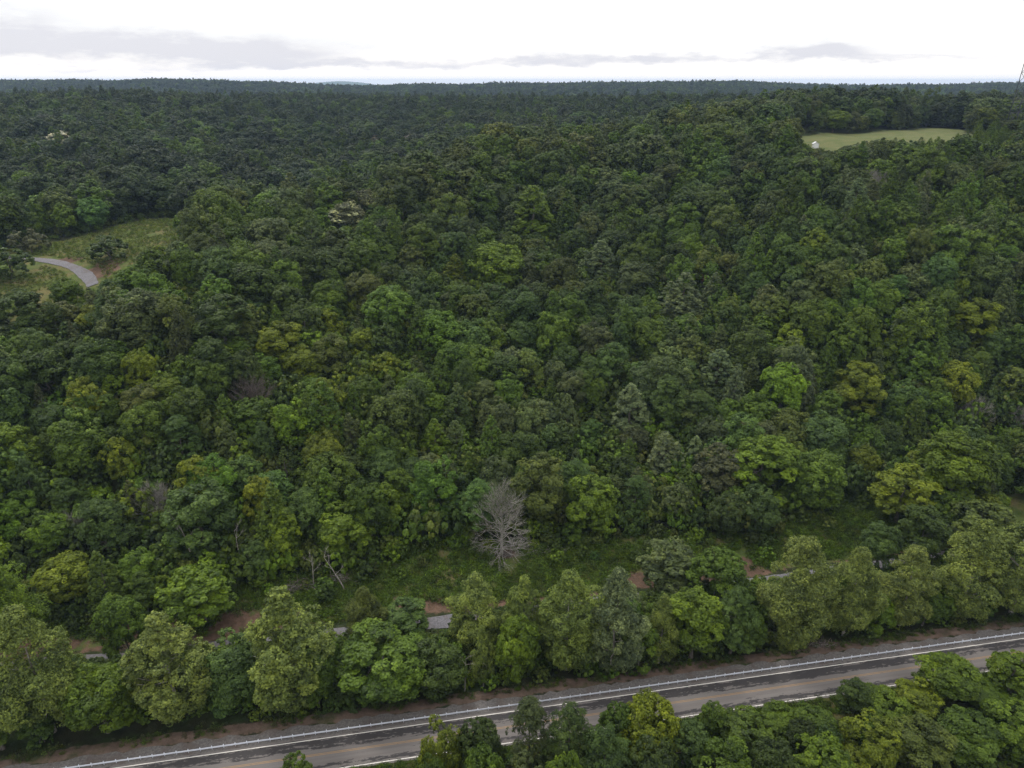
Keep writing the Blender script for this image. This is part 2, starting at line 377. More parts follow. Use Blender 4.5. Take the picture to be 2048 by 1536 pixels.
dirt = np.maximum(dirt, np.exp(-((gs + 78) / 16) ** 2 - ((gt - 125.5) / 4) ** 2) * 0.9)
for (u, v, ra, rb) in ((1480, 1135, 6, 4), (1285, 1160, 6, 3), (1010, 1110, 3, 2), (850, 1210, 10, 3), (205, 540, 7, 10), (140, 520, 6, 5)):
    px, py = place(u, v, 0); dirt = np.maximum(dirt, np.exp(-((gx - px) / ra) ** 2 - ((gy - py) / rb) ** 2) * 1.05)
verge = np.clip(1 - np.abs(gt - 98.3) / 2.6, 0, 1) * 1.1 * (gt > 90)
strip_m = np.maximum(strip, 0.55 * (1 - sst(np.abs(gt - 84.5), 1.5, 4)))
loops = []
nr, ncl = GX.shape
ii = np.arange(nr - 1)[:, None] * ncl + np.arange(ncl - 1)[None]
q = np.stack([ii, ii + 1, ii + ncl + 1, ii + ncl], -1).reshape(-1)
gme = new_mesh('terrain', np.stack([gx, gy, gz], 1), 4, q, M_GROUND, True,
               {'meadow': ('POINT', 'FLOAT', np.maximum(lf, strip_m).astype(np.float32)), 'hay': ('POINT', 'FLOAT', rf.astype(np.float32)),
                'dirt': ('POINT', 'FLOAT', dirt.astype(np.float32)), 'verge': ('POINT', 'FLOAT', verge.astype(np.float32))})
link('terrain', gme, kind='structure', label='wooded hills and valley floor under the forest')

def ribbon(name, mt, s0, s1, t0, t1, lift, label, step=2.0, drape=False, jag=0.0):
    n = int((s1 - s0) / step) + 1; ss = np.linspace(s0, s1, n); cols = np.linspace(0, 1, 5)
    V = []
    for s_ in ss:
        ja = jag * (random.random() - .5)
        for c_ in cols:
            tt_ = t0 + (t1 - t0) * c_ + (ja if c_ == 1 else 0); x, y = from_st(s_, tt_); V.append((x, y, lift))
    V = np.array(V)
    if drape: V[:, 2] += terr(V[:, 0], V[:, 1])
    k = len(cols); i2 = (np.arange(n - 1)[:, None] * k + np.arange(k - 1)[None])
    q_ = np.stack([i2, i2 + k, i2 + k + 1, i2 + 1], -1).reshape(-1)
    return link(name, new_mesh(name, V, 4, q_, mt, True), kind='structure', label=label)
S0, S1 = -170.0, 260.0
ribbon('road', M_ASPHALT, S0, S1, 86.75, 94.25, 0.060, 'two lane asphalt road with damp dark streaks', 4)
ribbon('road_shoulder', M_SHOULDER, S0, S1, 94.25, 96.9, 0.056, 'grey gravel shoulder behind the guardrail', 1.3, True, 0.9)
ribbon('edge_line', M_WHITE, S0, S1, 93.66, 93.80, 0.066, 'white edge line beside the guardrail', 8)
ribbon('edge_line', M_WHITE, S0, S1, 87.20, 87.34, 0.066, 'white edge line on the near side of the road', 8)
ribbon('centre_line', M_YELLOW, S0, S1, 90.64, 90.73, 0.066, 'far one of the double yellow centre lines', 8)
ribbon('centre_line', M_YELLOW, S0, S1, 90.39, 90.48, 0.066, 'near one of the double yellow centre lines', 8)

def path_sheet(name, pts, width, label, lift=0.10, mt=M_TRACK):
    pts = np.array(pts, float)
    d = np.concatenate([[0], np.cumsum(np.hypot(*np.diff(pts, axis=0).T))]); n = max(8, int(d[-1] / 1.5))
    dd = np.linspace(0, d[-1], n); px = np.interp(dd, d, pts[:, 0]); py = np.interp(dd, d, pts[:, 1])
    for _ in range(12):
        px[1:-1] = (px[:-2] + 2 * px[1:-1] + px[2:]) / 4; py[1:-1] = (py[:-2] + 2 * py[1:-1] + py[2:]) / 4
    tx, ty = np.gradient(px), np.gradient(py); ln = np.hypot(tx, ty); nx, ny = -ty / ln, tx / ln
    cols = np.linspace(-.5, .5, 9); V = []
    for i in range(n):
        wv = width * (1 + 0.14 * (random.random() - .5) + .12 * math.sin(i * .35))
        for c_ in cols: V.append((px[i] + nx[i] * c_ * wv, py[i] + ny[i] * c_ * wv, 0))
    V = np.array(V); V[:, 2] = terr(V[:, 0], V[:, 1]) + lift + 0.06 * (1 - np.abs(np.tile(cols, n)) * 2)
    k = 9; i2 = (np.arange(n - 1)[:, None] * k + np.arange(k - 1)[None]); q_ = np.stack([i2, i2 + k, i2 + k + 1, i2 + 1], -1).reshape(-1)
    return link(name, new_mesh(name, V, 4, q_, mt, True), kind='structure', label=label)
ss_ = np.arange(-130, 190, 4.0)
path_sheet('gravel_track', [from_st(s_, float(TRACK_T(s_))) for s_ in ss_], 3.9, 'grey gravel track behind the roadside trees')
GR = [place(u, v, 0) for u, v in ((-60, 512), (0, 514), (40, 517), (80, 520), (118, 526), (148, 535), (170, 549), (183, 562), (186, 572))]
path_sheet('gravel_track', GR, 3.8, 'pale gravel track curving through the meadow on the left', 0.18)

# ------------------------------------------------------------------ leaves and trees
def unit(v): return v / (np.linalg.norm(v, axis=-1, keepdims=True) + 1e-9)
def rdirs(r_, n): return unit(r_.normal(size=(n, 3)))
def leaf_mesh(name, P, N, size, var, aspect=0.62, mats=None, bend=0.18):
    n = len(P); r_ = np.random.default_rng(n + 11)
    t1 = unit(np.cross(N, rdirs(r_, n))); t2 = np.cross(N, t1); s_ = (size * r_.uniform(.7, 1.25, n))[:, None] * .5
    V = np.stack([P + t1 * s_ - N * s_ * bend, P + t2 * s_ * aspect + N * s_ * bend, P - t1 * s_ - N * s_ * bend, P - t2 * s_ * aspect + N * s_ * bend], 1).reshape(-1, 3)
    return new_mesh(name, V, 4, np.arange(4 * n), mats or M_LEAF, False, {'leafvar': ('FACE', 'FLOAT', np.asarray(var, np.float32))})
def crown_points(r_, lobes, n_leaf, sub_r=(.3, .48), flat=.82, up=.5, spread=.3, sub_density=7.5, bias=-.3):
    """lobes: (centre, radius, outward). Leaves sit on small clumps that sit on the lobes."""
    SCn, SR, SO, SV = [], [], [], []
    for c, r, out in lobes:
        k = max(4, int(sub_density * (r / 1.3) ** 1.6))
        d = rdirs(r_, k * 3); d = d[(d @ out) > bias][:k]
        sr = r * r_.uniform(*sub_r, len(d))
        SCn.append(c + d * (r * r_.uniform(.6, .95, len(d)))[:, None] * [1, 1, flat]); SR.append(sr)
        SO.append(unit(d + .5 * out + [0, 0, .35])); lv = r_.normal(.5, .12)
        SV.append(np.clip(r_.normal(lv, .13, len(d)), 0, 1))
    SCn, SR, SO, SV = np.concatenate(SCn), np.concatenate(SR), np.concatenate(SO), np.concatenate(SV)
    wgt = SR ** 2; idx = r_.choice(len(SR), n_leaf, p=wgt / wgt.sum())
    d = rdirs(r_, n_leaf); o_ = SO[idx]; bad = (d * o_).sum(1) < -.25; d[bad] = unit(d[bad] + 1.4 * o_[bad])
    P = SCn[idx] + d * (SR[idx] * r_.uniform(.55, 1.12, n_leaf))[:, None] * [1, 1, flat]
    N = unit(.85 * d + .25 * o_ + np.array([0, 0, up]) + spread * rdirs(r_, n_leaf))
    var = np.clip(SV[idx] + r_.normal(0, .13, n_leaf), 0, 1.15)
    return P, N, var
def fib(n, r_):
    i = np.arange(n) + .5; z = 1 - 2 * i / n; ph = i * 2.39996 + r_.uniform(0, 6.28); s_ = np.sqrt(1 - z * z)
    return unit(np.stack([s_ * np.cos(ph), s_ * np.sin(ph), z], 1) + r_.normal(0, .16, (n, 3)))
def lobes_round(r_, H, Rr, base, n=26, rl=(.30, .46), lump=.3, zmin=-.75):
    """uneven dome: lobes on an egg-shaped envelope with a few limbs reaching farther out"""
    hc = H - base; c = np.array([0, 0, base + hc * .46]); out = []
    big = rdirs(r_, 5); amp = r_.uniform(-lump, lump, 5)
    for d in fib(n, r_):
        if d[2] < zmin: continue
        f = 1 + sum(a * max(0, float(d @ b_)) ** 2 for a, b_ in zip(amp, big)) + r_.normal(0, .06)
        r = Rr * r_.uniform(*rl) * (1 - .15 * abs(d[2]))
        env = np.array([Rr, Rr, hc * .54]) * f
        p = c + d * np.maximum(env - r * np.array([.8, .8, .7]), .3)
        out.append((p, r, unit(d * [1, 1, .7] + [0, 0, .25])))
    for _ in range(6): out.append((c + rdirs(r_, 1)[0] * [Rr * .35, Rr * .35, hc * .2], Rr * .35, np.array([0, 0, 1.0])))
    return out
def lobes_spire(r_, H, Rr, base, spires=4):
    """several pointed leaders side by side, the tallest in the middle"""
    out = []
    for k in range(spires):
        if k == 0: cx = cy = 0.0; h = H; rr = Rr * .68
        else:
            a = r_.uniform(0, 6.28); cx, cy = Rr * .55 * math.cos(a), Rr * .55 * math.sin(a); h = H * r_.uniform(.62, .88); rr = Rr * r_.uniform(.4, .55)
        n = int(64 if k == 0 else 34)
        for i in range(n):
            f = (i + r_.uniform(.1, .9)) / n; z = base * (.7 if k else 1) + (h - base) * f
            rad = rr * (1 - f ** 1.9) ** .75 + .12; a = i * 2.4 + r_.normal(0, .4); lr = max(.45, rr * .42 * (1 - .5 * f))
            o_ = np.array([math.cos(a), math.sin(a), .45 + f])
            out.append((np.array([cx + math.cos(a) * max(0, rad - lr * .7), cy + math.sin(a) * max(0, rad - lr * .7), min(z, h - lr * .8)]), lr, unit(o_)))
        out.append((np.array([cx, cy, h - .9]), .62, np.array([0, 0, 1.0])))
    return out
def lobes_columns(r_, H, Rr, base):
    """tall sycamore: stacked uneven boughs round a straight stem, ragged outline"""
    out = []; n = 54
    for i in range(n):
        f = (i + r_.uniform(0, 1)) / n; z = base + (H - base) * f
        prof = (.55 + .55 * math.sin(math.pi * min(1, f * 1.02) ** .75)) * (1 - max(0, f - .45) ** 1.3 * 1.6)
        a = i * 2.4 + r_.normal(0, .5); rad = Rr * max(.12, prof) * r_.uniform(.7, 1.04); lr = Rr * r_.uniform(.24, .38) * (1 - .35 * f)
        out.append((np.array([math.cos(a) * max(0, rad - lr), math.sin(a) * max(0, rad - lr), min(z, H - lr)]), lr, unit(np.array([math.cos(a), math.sin(a), .25 + .8 * f]))))
    for _ in range(6): out.append((np.array([*(r_.normal(0, Rr * .25, 2)), base + (H - base) * r_.uniform(.2, .75)]), Rr * .34, np.array([0, 0, 1.0])))
    return out
def lobes_layers(r_, H, Rr, base):
    """feathery tree: flat drooping sprays in layers"""
    out = []
    for i in range(72):
        f = r_.uniform(0, 1) ** .8; z = base + (H - base) * f
        rad = Rr * (1 - max(0, f - .45) ** 2 * 2.4) * r_.uniform(.35, 1.0); a = r_.uniform(0, 6.28); lr = Rr * r_.uniform(.2, .34)
        out.append((np.array([math.cos(a) * max(0, rad - lr * .5), math.sin(a) * max(0, rad - lr * .5), min(z, H - lr * .4) - .12 * rad]), lr, unit(np.array([math.cos(a) * .6, math.sin(a) * .6, .9]))))
    return out
def lobes_cone(r_, H, Rr, base):
    out = []
    for i in range(60):
        f = (i / 60) ** 1.15; z = base + (H - base) * f; rad = Rr * (1 - f) ** .85; a = i * 2.4 + r_.normal(0, .3); lr = max(.3, Rr * .27 * (1 - .6 * f))
        out.append((np.array([math.cos(a) * max(0, rad - lr * .6), math.sin(a) * max(0, rad - lr * .6), min(z, H - lr)]), lr, unit(np.array([math.cos(a), math.sin(a), .9]))))
    return out
def limb_segs(r_, H, base, Rr, r0, lean=.4, limbs=7, reach=.62, top=.86):
    """trunk in a few slightly crooked lengths plus limbs that fork once"""
    segs = []; k = 6; pts = [np.array([0, 0, -.6])]
    for i in range(1, k + 1):
        f = i / k; pts.append(np.array([lean * math.sin(f * 3) * .5 + r_.normal(0, .12), r_.normal(0, .15), H * top * f]))
    rad = lambda f: r0 * (1 - .85 * f) + .03
    for i in range(k): segs.append((pts[i], pts[i + 1], rad(i / k) * (1.35 if i == 0 else 1), rad((i + 1) / k)))
    for j in range(limbs):
        f = r_.uniform(max(.25, base / H * .9), .85); i = min(k - 1, int(f * k)); p = pts[i] + (pts[i + 1] - pts[i]) * (f * k - i)
        a = j * 2.4 + r_.normal(0, .4); ln = Rr * reach * r_.uniform(.7, 1.2); d = unit(np.array([math.cos(a), math.sin(a), r_.uniform(.35, .9)]))
        m1 = p + d * ln * .55; d2 = unit(d + r_.normal(0, .25, 3) + [0, 0, .2]); e = m1 + d2 * ln * .5; rr = rad(f) * .5
        segs += [(p, m1, rr, rr * .65), (m1, e, rr * .65, rr * .25)]
        d3 = unit(d + r_.normal(0, .6, 3)); segs.append((m1, m1 + d3 * ln * .45, rr * .5, rr * .18))
    return segs
def trunk_mesh(name, segs, mt, sides=7):
    V, L = tubes(segs, sides); return new_mesh(name, V, 4, L, mt, True)

KINDS = {}      # kind -> list of (crown mesh, trunk mesh, height, crown radius), near detail
MID, LOW = {}, {}
SPEC = {
 # kind: (builder, [(H, R, base)], leaves near, leaf size near, opts)
 'broadleaf_tree': (lobes_round, [(17, 4.9, 2.2), (18, 5.3, 2.4), (18, 4.4, 2.2), (15, 4.8, 2.0), (20, 4.9, 2.6), (16, 4.1, 2.0)], 20000, .40, dict(sub_density=13, sub_r=(.26, .42), flat=1.05, spread=.42, up=.38)),
 'sycamore_tree': (lobes_columns, [(25, 6.4, 4.0), (26, 7.0, 4.4), (23, 5.6, 4.0), (24, 6.6, 3.5)], 38000, .33, dict(sub_density=24, sub_r=(.2, .34), up=.28, flat=1.0, spread=.5)),
 'tulip_tree': (lobes_spire, [(21, 5.0, 2.4), (20, 4.6, 2.4), (22, 5.4, 2.6)], 26000, .38, dict(up=.6, sub_r=(.34, .5), flat=1.15, sub_density=9, spread=.42)),
 'locust_tree': (lobes_layers, [(16, 5.0, 4.0), (17, 4.6, 4.6), (15, 5.4, 4.0)], 17000, .36, dict(flat=.8, up=.8, spread=.3)),
 'cedar_tree': (lobes_cone, [(12, 3.2, .8), (10, 2.9, .6)], 6500, .36, dict(up=.3, spread=.6)),
 'shrub': (lobes_round, [(5, 3.0, .2), (4.2, 3.2, .1), (6, 2.8, .3)], 3200, .40, dict()),
}
def protos(kind, seed):
    fn, dims, nl, ls, opt = SPEC[kind]; res = []
    for i, (H, Rr, base) in enumerate(dims):
        r_ = np.random.default_rng(seed * 100 + i)
        kw = dict(n=20) if kind == 'shrub' else {}
        lob = fn(r_, H, Rr, base, **kw)
        nleaf = int(nl * (H * Rr) / (dims[0][0] * dims[0][1]))
        P, N, var = crown_points(r_, lob, nleaf, **opt)
        asp = .42 if kind == 'locust_tree' else (.3 if kind == 'cedar_tree' else .66)
        cm = leaf_mesh(kind + '_crown', P, N, ls, var, asp)
        tm = trunk_mesh(kind + '_trunk', limb_segs(r_, H, base, Rr, H * (.012 if kind == 'sycamore_tree' else .017), limbs=4 if kind == 'shrub' else 8, top=.7), M_PALEBARK if kind == 'sycamore_tree' else M_BARK)
        res.append((cm, tm, H, Rr))
        sel = r_.permutation(nleaf)
        a_ = sel[:int(nleaf * (.25 if kind == 'sycamore_tree' else .42))]; MID.setdefault(kind, []).append((leaf_mesh('leafy_crown', P[a_], N[a_], ls * 1.5, var[a_], min(.75, asp * 1.1)), H, Rr))
        b_ = sel[:int(nleaf * .12)]; LOW.setdefault(kind, []).append((leaf_mesh('far_crown', P[b_], N[b_], ls * 2.7, var[b_], .8), H, Rr))
    KINDS[kind] = res
for i, k_ in enumerate(SPEC): protos(k_, i + 3)

TINT = {'deep': (.032, .052, .016), 'mid': (.072, .119, .011), 'dark': (.047, .075, .012), 'olive': (.077, .101, .017), 'yellow': (.115, .150, .009),  # deep: back-hill leaves, cloud shade worked into the colour
        'blue': (.064, .108, .021), 'grey': (.080, .108, .032), 'pale': (.138, .178, .036), 'brown': (.066, .074, .028), 'lime': (.14, .18, .008), 'silver': (.115, .150, .060), 'bright': (.094, .148, .009)}
WORD = {'deep': 'very dark green', 'mid': 'mid green', 'dark': 'dark green', 'olive': 'dull olive', 'yellow': 'yellowish green', 'blue': 'bluish green', 'grey': 'greyish green',
        'pale': 'pale olive', 'brown': 'brownish', 'lime': 'lime green', 'silver': 'silvery green', 'bright': 'bright green'}
def jit_tint(name, r_, amt=.12):
    c = np.array(TINT[name]); return c * r_.normal(1, amt) * (1 + r_.normal(0, amt * .3, 3))

TREES = []       # dicts: kind, var, x, y, z, h, R, rz, tint, label/landmark ...
def add_tree(kind, x, y, h=None, Rr=None, tint='mid', label=None, mark=None, var=None, amt=.1, group=None, sink=0.15, gain=1.0):
    v_ = var if var is not None else int(rng.integers(len(SPEC[kind][1])))
    H0, R0 = SPEC[kind][1][v_][:2]; h = h or H0; Rr = Rr or R0 * h / H0
    TREES.append(dict(kind=kind, var=v_, x=float(x), y=float(y), z=terr1(x, y) - sink, h=float(h), R=float(Rr), rz=float(rng.uniform(0, 6.28)),
                      tint=jit_tint(tint, rng, amt) * gain, tname=tint, label=label, mark=mark, feature=label is not None, group=group))
    return TREES[-1]
def roadside(kind, u, vtop, vbase, wpx, tint, label, mark=None, shift=.55):
    """tree whose foot shows (or would show) at (u, vbase); wpx = half width of its crown in the photograph"""
    x, y = place(u, vbase, 0.0); _, _, d = proj(x, y, 0); Rr = wpx / F_PX * d
    y2 = y + Rr * shift; kx, kz = ray(u, vtop); x2 = x * y2 / y
    s_, t_ = to_st(x2, y2)
    if 84 < t_ < 100.3: x2, y2 = from_st(s_, 100.3 + random.random() * 1.2)
    h = CAM_H + kz * y2 - terr1(x2, y2); return add_tree(kind, x2, y2, h, Rr, tint, label, mark, amt=.06)
def crowned(kind, u, vtop, wpx, tint, label, mark=None, h=None):
    """tree on the wooded slope known by its crown: top at vtop, half width wpx"""
    H0 = h or 16; hk = H0
    for _ in range(3):
        x, y = place(u, vtop, H0); _, _, d = proj(x, y, terr1(x, y) + H0); Rr = wpx / F_PX * d
        H0 = min(max(hk, Rr / .42), hk * 1.4)
    x, y = place(u, vtop, H0); Rr = min(wpx * (1.3 if kind == T else 1.0) / F_PX * proj(x, y, terr1(x, y) + H0)[2], (.5 if kind == T else .46) * H0)
    return add_tree(kind, x, y, H0, Rr, tint, label, mark, amt=.06)

B, S, T, L_, C, SH = 'broadleaf_tree', 'sycamore_tree', 'tulip_tree', 'locust_tree', 'cedar_tree', 'shrub'
G_ROW = 'trees between the road and the gravel track'
# the row beyond the road, left to right
roadside(L_, 45, 1130, 1360, 78, 'bright', 'tall bright green feathery tree at the left edge of the clearing', 'the tall feathery tree at the left edge')
roadside(B, 150, 1112, 1225, 52, 'yellow', 'small yellow green round tree beside the red dirt bank', 'the small yellow round tree by the dirt bank')
roadside(S, 120, 1212, 1500, 95, 'pale', 'big pale olive sycamore, leftmost in the roadside row', 'the leftmost roadside sycamore')
roadside(B, 225, 1335, 1492, 70, 'bright', 'leafy green tree filling the gap between the two leftmost roadside sycamores', None)
roadside(B, 15, 1360, 1520, 60, 'mid', 'dark leafy tree in the bottom left corner above the road', None)
roadside(B, 272, 1188, 1345, 45, 'mid', 'slim green tree standing in front of the gravel track on the left', 'the slim green tree by the track')
roadside(B, 415, 1130, 1265, 66, 'bright', 'green pointed tree in front of the brush pile on the left bank', 'the pointed green tree before the brush pile', 0.3)
roadside(S, 368, 1228, 1470, 88, 'pale', 'wide pale sycamore with thin airy crown, second in the roadside row', 'the thin airy roadside sycamore')
roadside(B, 478, 1290, 1440, 60, 'blue', 'dark bluish tree squeezed between two large roadside sycamores', None)
roadside(S, 600, 1176, 1450, 98, 'pale', 'dense green sycamore with high rounded top, third in the roadside row', 'the dense round-topped roadside sycamore')
roadside(S, 738, 1174, 1310, 46, 'olive', 'small brownish topped sycamore beside the bare grey patch of track', None)
roadside(B, 812, 1203, 1290, 44, 'blue', 'dark bluish bushy tree just left of the open gravel track', 'the dark bushy tree left of the open track')
roadside(B, 775, 1270, 1432, 86, 'mid', 'broad deep green tree over the guardrail left of centre', 'the broad deep green roadside tree')
roadside(B, 878, 1285, 1405, 55, 'dark', 'dark green tree in front of the open stretch of gravel track', None)
roadside(S, 955, 1146, 1325, 60, 'pale', 'pale sycamore whose top stands over the weedy strip right of the track', 'the pale sycamore right of the open track')
roadside(S, 968, 1250, 1388, 26, 'pale', 'narrow sycamore with its bare pale trunk showing above the shoulder', 'the narrow sycamore with bare trunk')
roadside(B, 1035, 1235, 1390, 46, 'bright', 'fresh green maple between the narrow sycamore and the widest sycamore', 'the fresh green maple')
roadside(S, 1048, 1150, 1330, 46, 'pale', 'pale sycamore with a split top behind the fresh green maple', None)
roadside(S, 1132, 1142, 1365, 76, 'pale', 'widest pale sycamore in the middle of the roadside row', 'the widest middle sycamore')
roadside(S, 1222, 1138, 1365, 68, 'silver', 'greyish sycamore touching the right side of the widest sycamore', 'the greyish middle sycamore')
roadside(S, 1315, 1188, 1340, 40, 'pale', 'slender pale sycamore left of the bright maples', None)
roadside(B, 1332, 1080, 1210, 58, 'grey', 'soft grey green willow like tree standing on the weedy strip', 'the soft grey green tree on the strip')
roadside(B, 1425, 1096, 1250, 54, 'mid', 'green twin topped tree beside the round dirt patch', 'the twin topped tree by the dirt patch')
roadside(B, 1385, 1178, 1345, 62, 'bright', 'bright green maple over the guardrail right of centre', 'the bright maple right of centre')
roadside(L_, 1462, 1180, 1335, 48, 'blue', 'bluish feathery tree between bright maple and a large pale sycamore', None)
roadside(B, 1500, 1230, 1340, 36, 'mid', 'low green tree at the foot of the large pale sycamore', None)
roadside(S, 1575, 1074, 1318, 80, 'pale', 'large pale yellowish sycamore right of the round dirt patch', 'the large yellowish sycamore')
roadside(S, 1682, 1094, 1290, 62, 'pale', 'pale sycamore with reddish twigs showing in its crown', 'the sycamore with reddish twigs')
roadside(B, 1742, 1190, 1275, 36, 'bright', 'small bright green tree between two pale sycamores near the guardrail', None)
roadside(S, 1792, 1092, 1268, 62, 'pale', 'pale sycamore in front of the dark round tree', 'the sycamore below the dark round tree')
roadside(B, 1820, 1015, 1150, 46, 'dark', 'dark round green tree rising above the right part of the roadside row', 'the dark round tree above the row')
roadside(B, 1742, 1046, 1165, 40, 'blue', 'bluish bushy tree at the right end of the weedy strip', None)
roadside(S, 1908, 1040, 1255, 72, 'pale', 'tall pale sycamore, second from the right in the roadside row', 'the second sycamore from the right')
roadside(S, 2012, 1022, 1250, 74, 'pale', 'tall pale sycamore at the right end of the roadside row', 'the rightmost roadside sycamore')
roadside(B, 1935, 1000, 1130, 66, 'olive', 'dull olive tree behind the two rightmost roadside sycamores', None)
roadside(B, 640, 1300, 1430, 40, 'mid', 'leafy tree half hidden behind the dense round-topped sycamore', None)
roadside(B, 1275, 1245, 1350, 36, 'mid', 'green tree filling the gap right of the greyish sycamore', None)
roadside(B, 1860, 1160, 1245, 40, 'mid', 'green tree low between the right hand sycamores', None)
# the near cluster below the road: top rows measured, feet out of the frame
def near_tree(kind, u, vtop, t_, wpx, tint, label, mark=None):
    kx, kz = ray(u, vtop); y = t_ / (cR - kx * sR); x = kx * y; g = terr1(x, y); h = CAM_H + kz * y - g
    _, _, d = proj(x, y, g + h * .7); return add_tree(kind, x, y, h, wpx / F_PX * d, tint, label, mark, amt=.06, gain=.8)
for (kd, u, vt, tt_, wp, tn, lb, mk) in [
 (B, 590, 1512, 82, 34, 'mid', 'small treetop poking over the near road edge at lower left', None),
 (B, 878, 1456, 80, 44, 'yellow', 'yellow green tree at the left end of the near thicket', 'the yellow tree at the left end of the near thicket'),
 (B, 955, 1436, 80, 46, 'dark', 'dark green bushy tree beside the yellow tree in the near thicket', None),
 (L_, 1060, 1402, 81, 46, 'grey', 'thin topped tree in the near thicket reaching across the guardrail', 'the thin topped tree across the guardrail'),
 (L_, 1140, 1416, 79, 56, 'blue', 'bluish green feathery tree right of the thin topped one', 'the bluish feathery tree in the near thicket'),
 (L_, 1215, 1460, 75, 60, 'blue', 'bluish green tree drooping toward the bottom edge of the picture', None),
 (B, 1300, 1398, 80, 56, 'lime', 'brightest lime green round tree in the near thicket', 'the brightest lime tree'),
 (B, 1240, 1405, 82, 36, 'mid', 'green tree just left of the brightest lime tree', None),
 (B, 1378, 1440, 77, 46, 'blue', 'bluish green tree just right of the brightest lime tree', None),
 (B, 1432, 1404, 83, 26, 'mid', 'small green treetop against the pale lane in the near thicket', None),
 (B, 1500, 1432, 80, 52, 'mid', 'rounded mid green tree left of the gap in the near thicket', None),
 (B, 1575, 1420, 81, 46, 'bright', 'bright green tree below the white edge line, near thicket', None),
 (B, 1640, 1424, 79, 48, 'mid', 'mid green tree in the middle of the right near thicket', None),
 (B, 1722, 1362, 83, 34, 'dark', 'dark narrow treetop crossing the white edge line on the right', 'the dark treetop on the edge line'),
 (B, 1765, 1390, 81, 50, 'bright', 'bright broad tree right of the dark narrow treetop', None),
 (B, 1835, 1376, 82, 46, 'yellow', 'yellowish green tree left of the tallest near tree', None),
 (B, 1905, 1318, 84, 60, 'bright', 'tallest bright tree of the near thicket covering the yellow line', 'the tallest near tree'),
 (B, 1975, 1372, 82, 52, 'mid', 'green tree right of the tallest near tree', None),
 (B, 2040, 1312, 83, 46, 'bright', 'bright green tree at the right edge over the near lane', None),
 (B, 960, 1500, 73, 50, 'mid', 'leafy green tree at the bottom edge below the dark bushy tree', None),
 (B, 1050, 1505, 72, 44, 'grey', 'greyish tree at the bottom edge below the thin topped tree', None),
 (B, 1130, 1500, 71, 46, 'bright', 'bright green tree at the bottom edge, middle of the near thicket', None),
 (B, 1310, 1475, 73, 56, 'dark', 'dark tree at the bottom edge below the brightest lime tree', None),
 (B, 1450, 1490, 72, 60, 'mid', 'mid green tree at the bottom edge right of the dark one', None),
 (B, 1560, 1490, 71, 56, 'dark', 'dark green tree at the bottom edge of the right thicket', None),
 (B, 1660, 1480, 71, 60, 'bright', 'bright green tree at the bottom edge of the right thicket', None),
 (B, 1760, 1450, 73, 60, 'yellow', 'yellow green tree at the bottom edge of the right thicket', None),
 (B, 1850, 1445, 73, 60, 'olive', 'olive airy tree at the bottom edge of the right thicket', None),
 (B, 1950, 1440, 73, 62, 'mid', 'mid green tree at the bottom edge near the right corner', None),
 (B, 2045, 1430, 73, 62, 'bright', 'bright tree in the bottom right corner', None),
 (B, 700, 1545, 79, 40, 'mid', 'low treetop just entering the bottom edge below the road', None),
 (B, 860, 1510, 76, 36, 'mid', 'low green treetop under the yellow tree of the near thicket', None)]:
    near_tree(kd, u, vt, tt_, wp, tn, lb, mk)
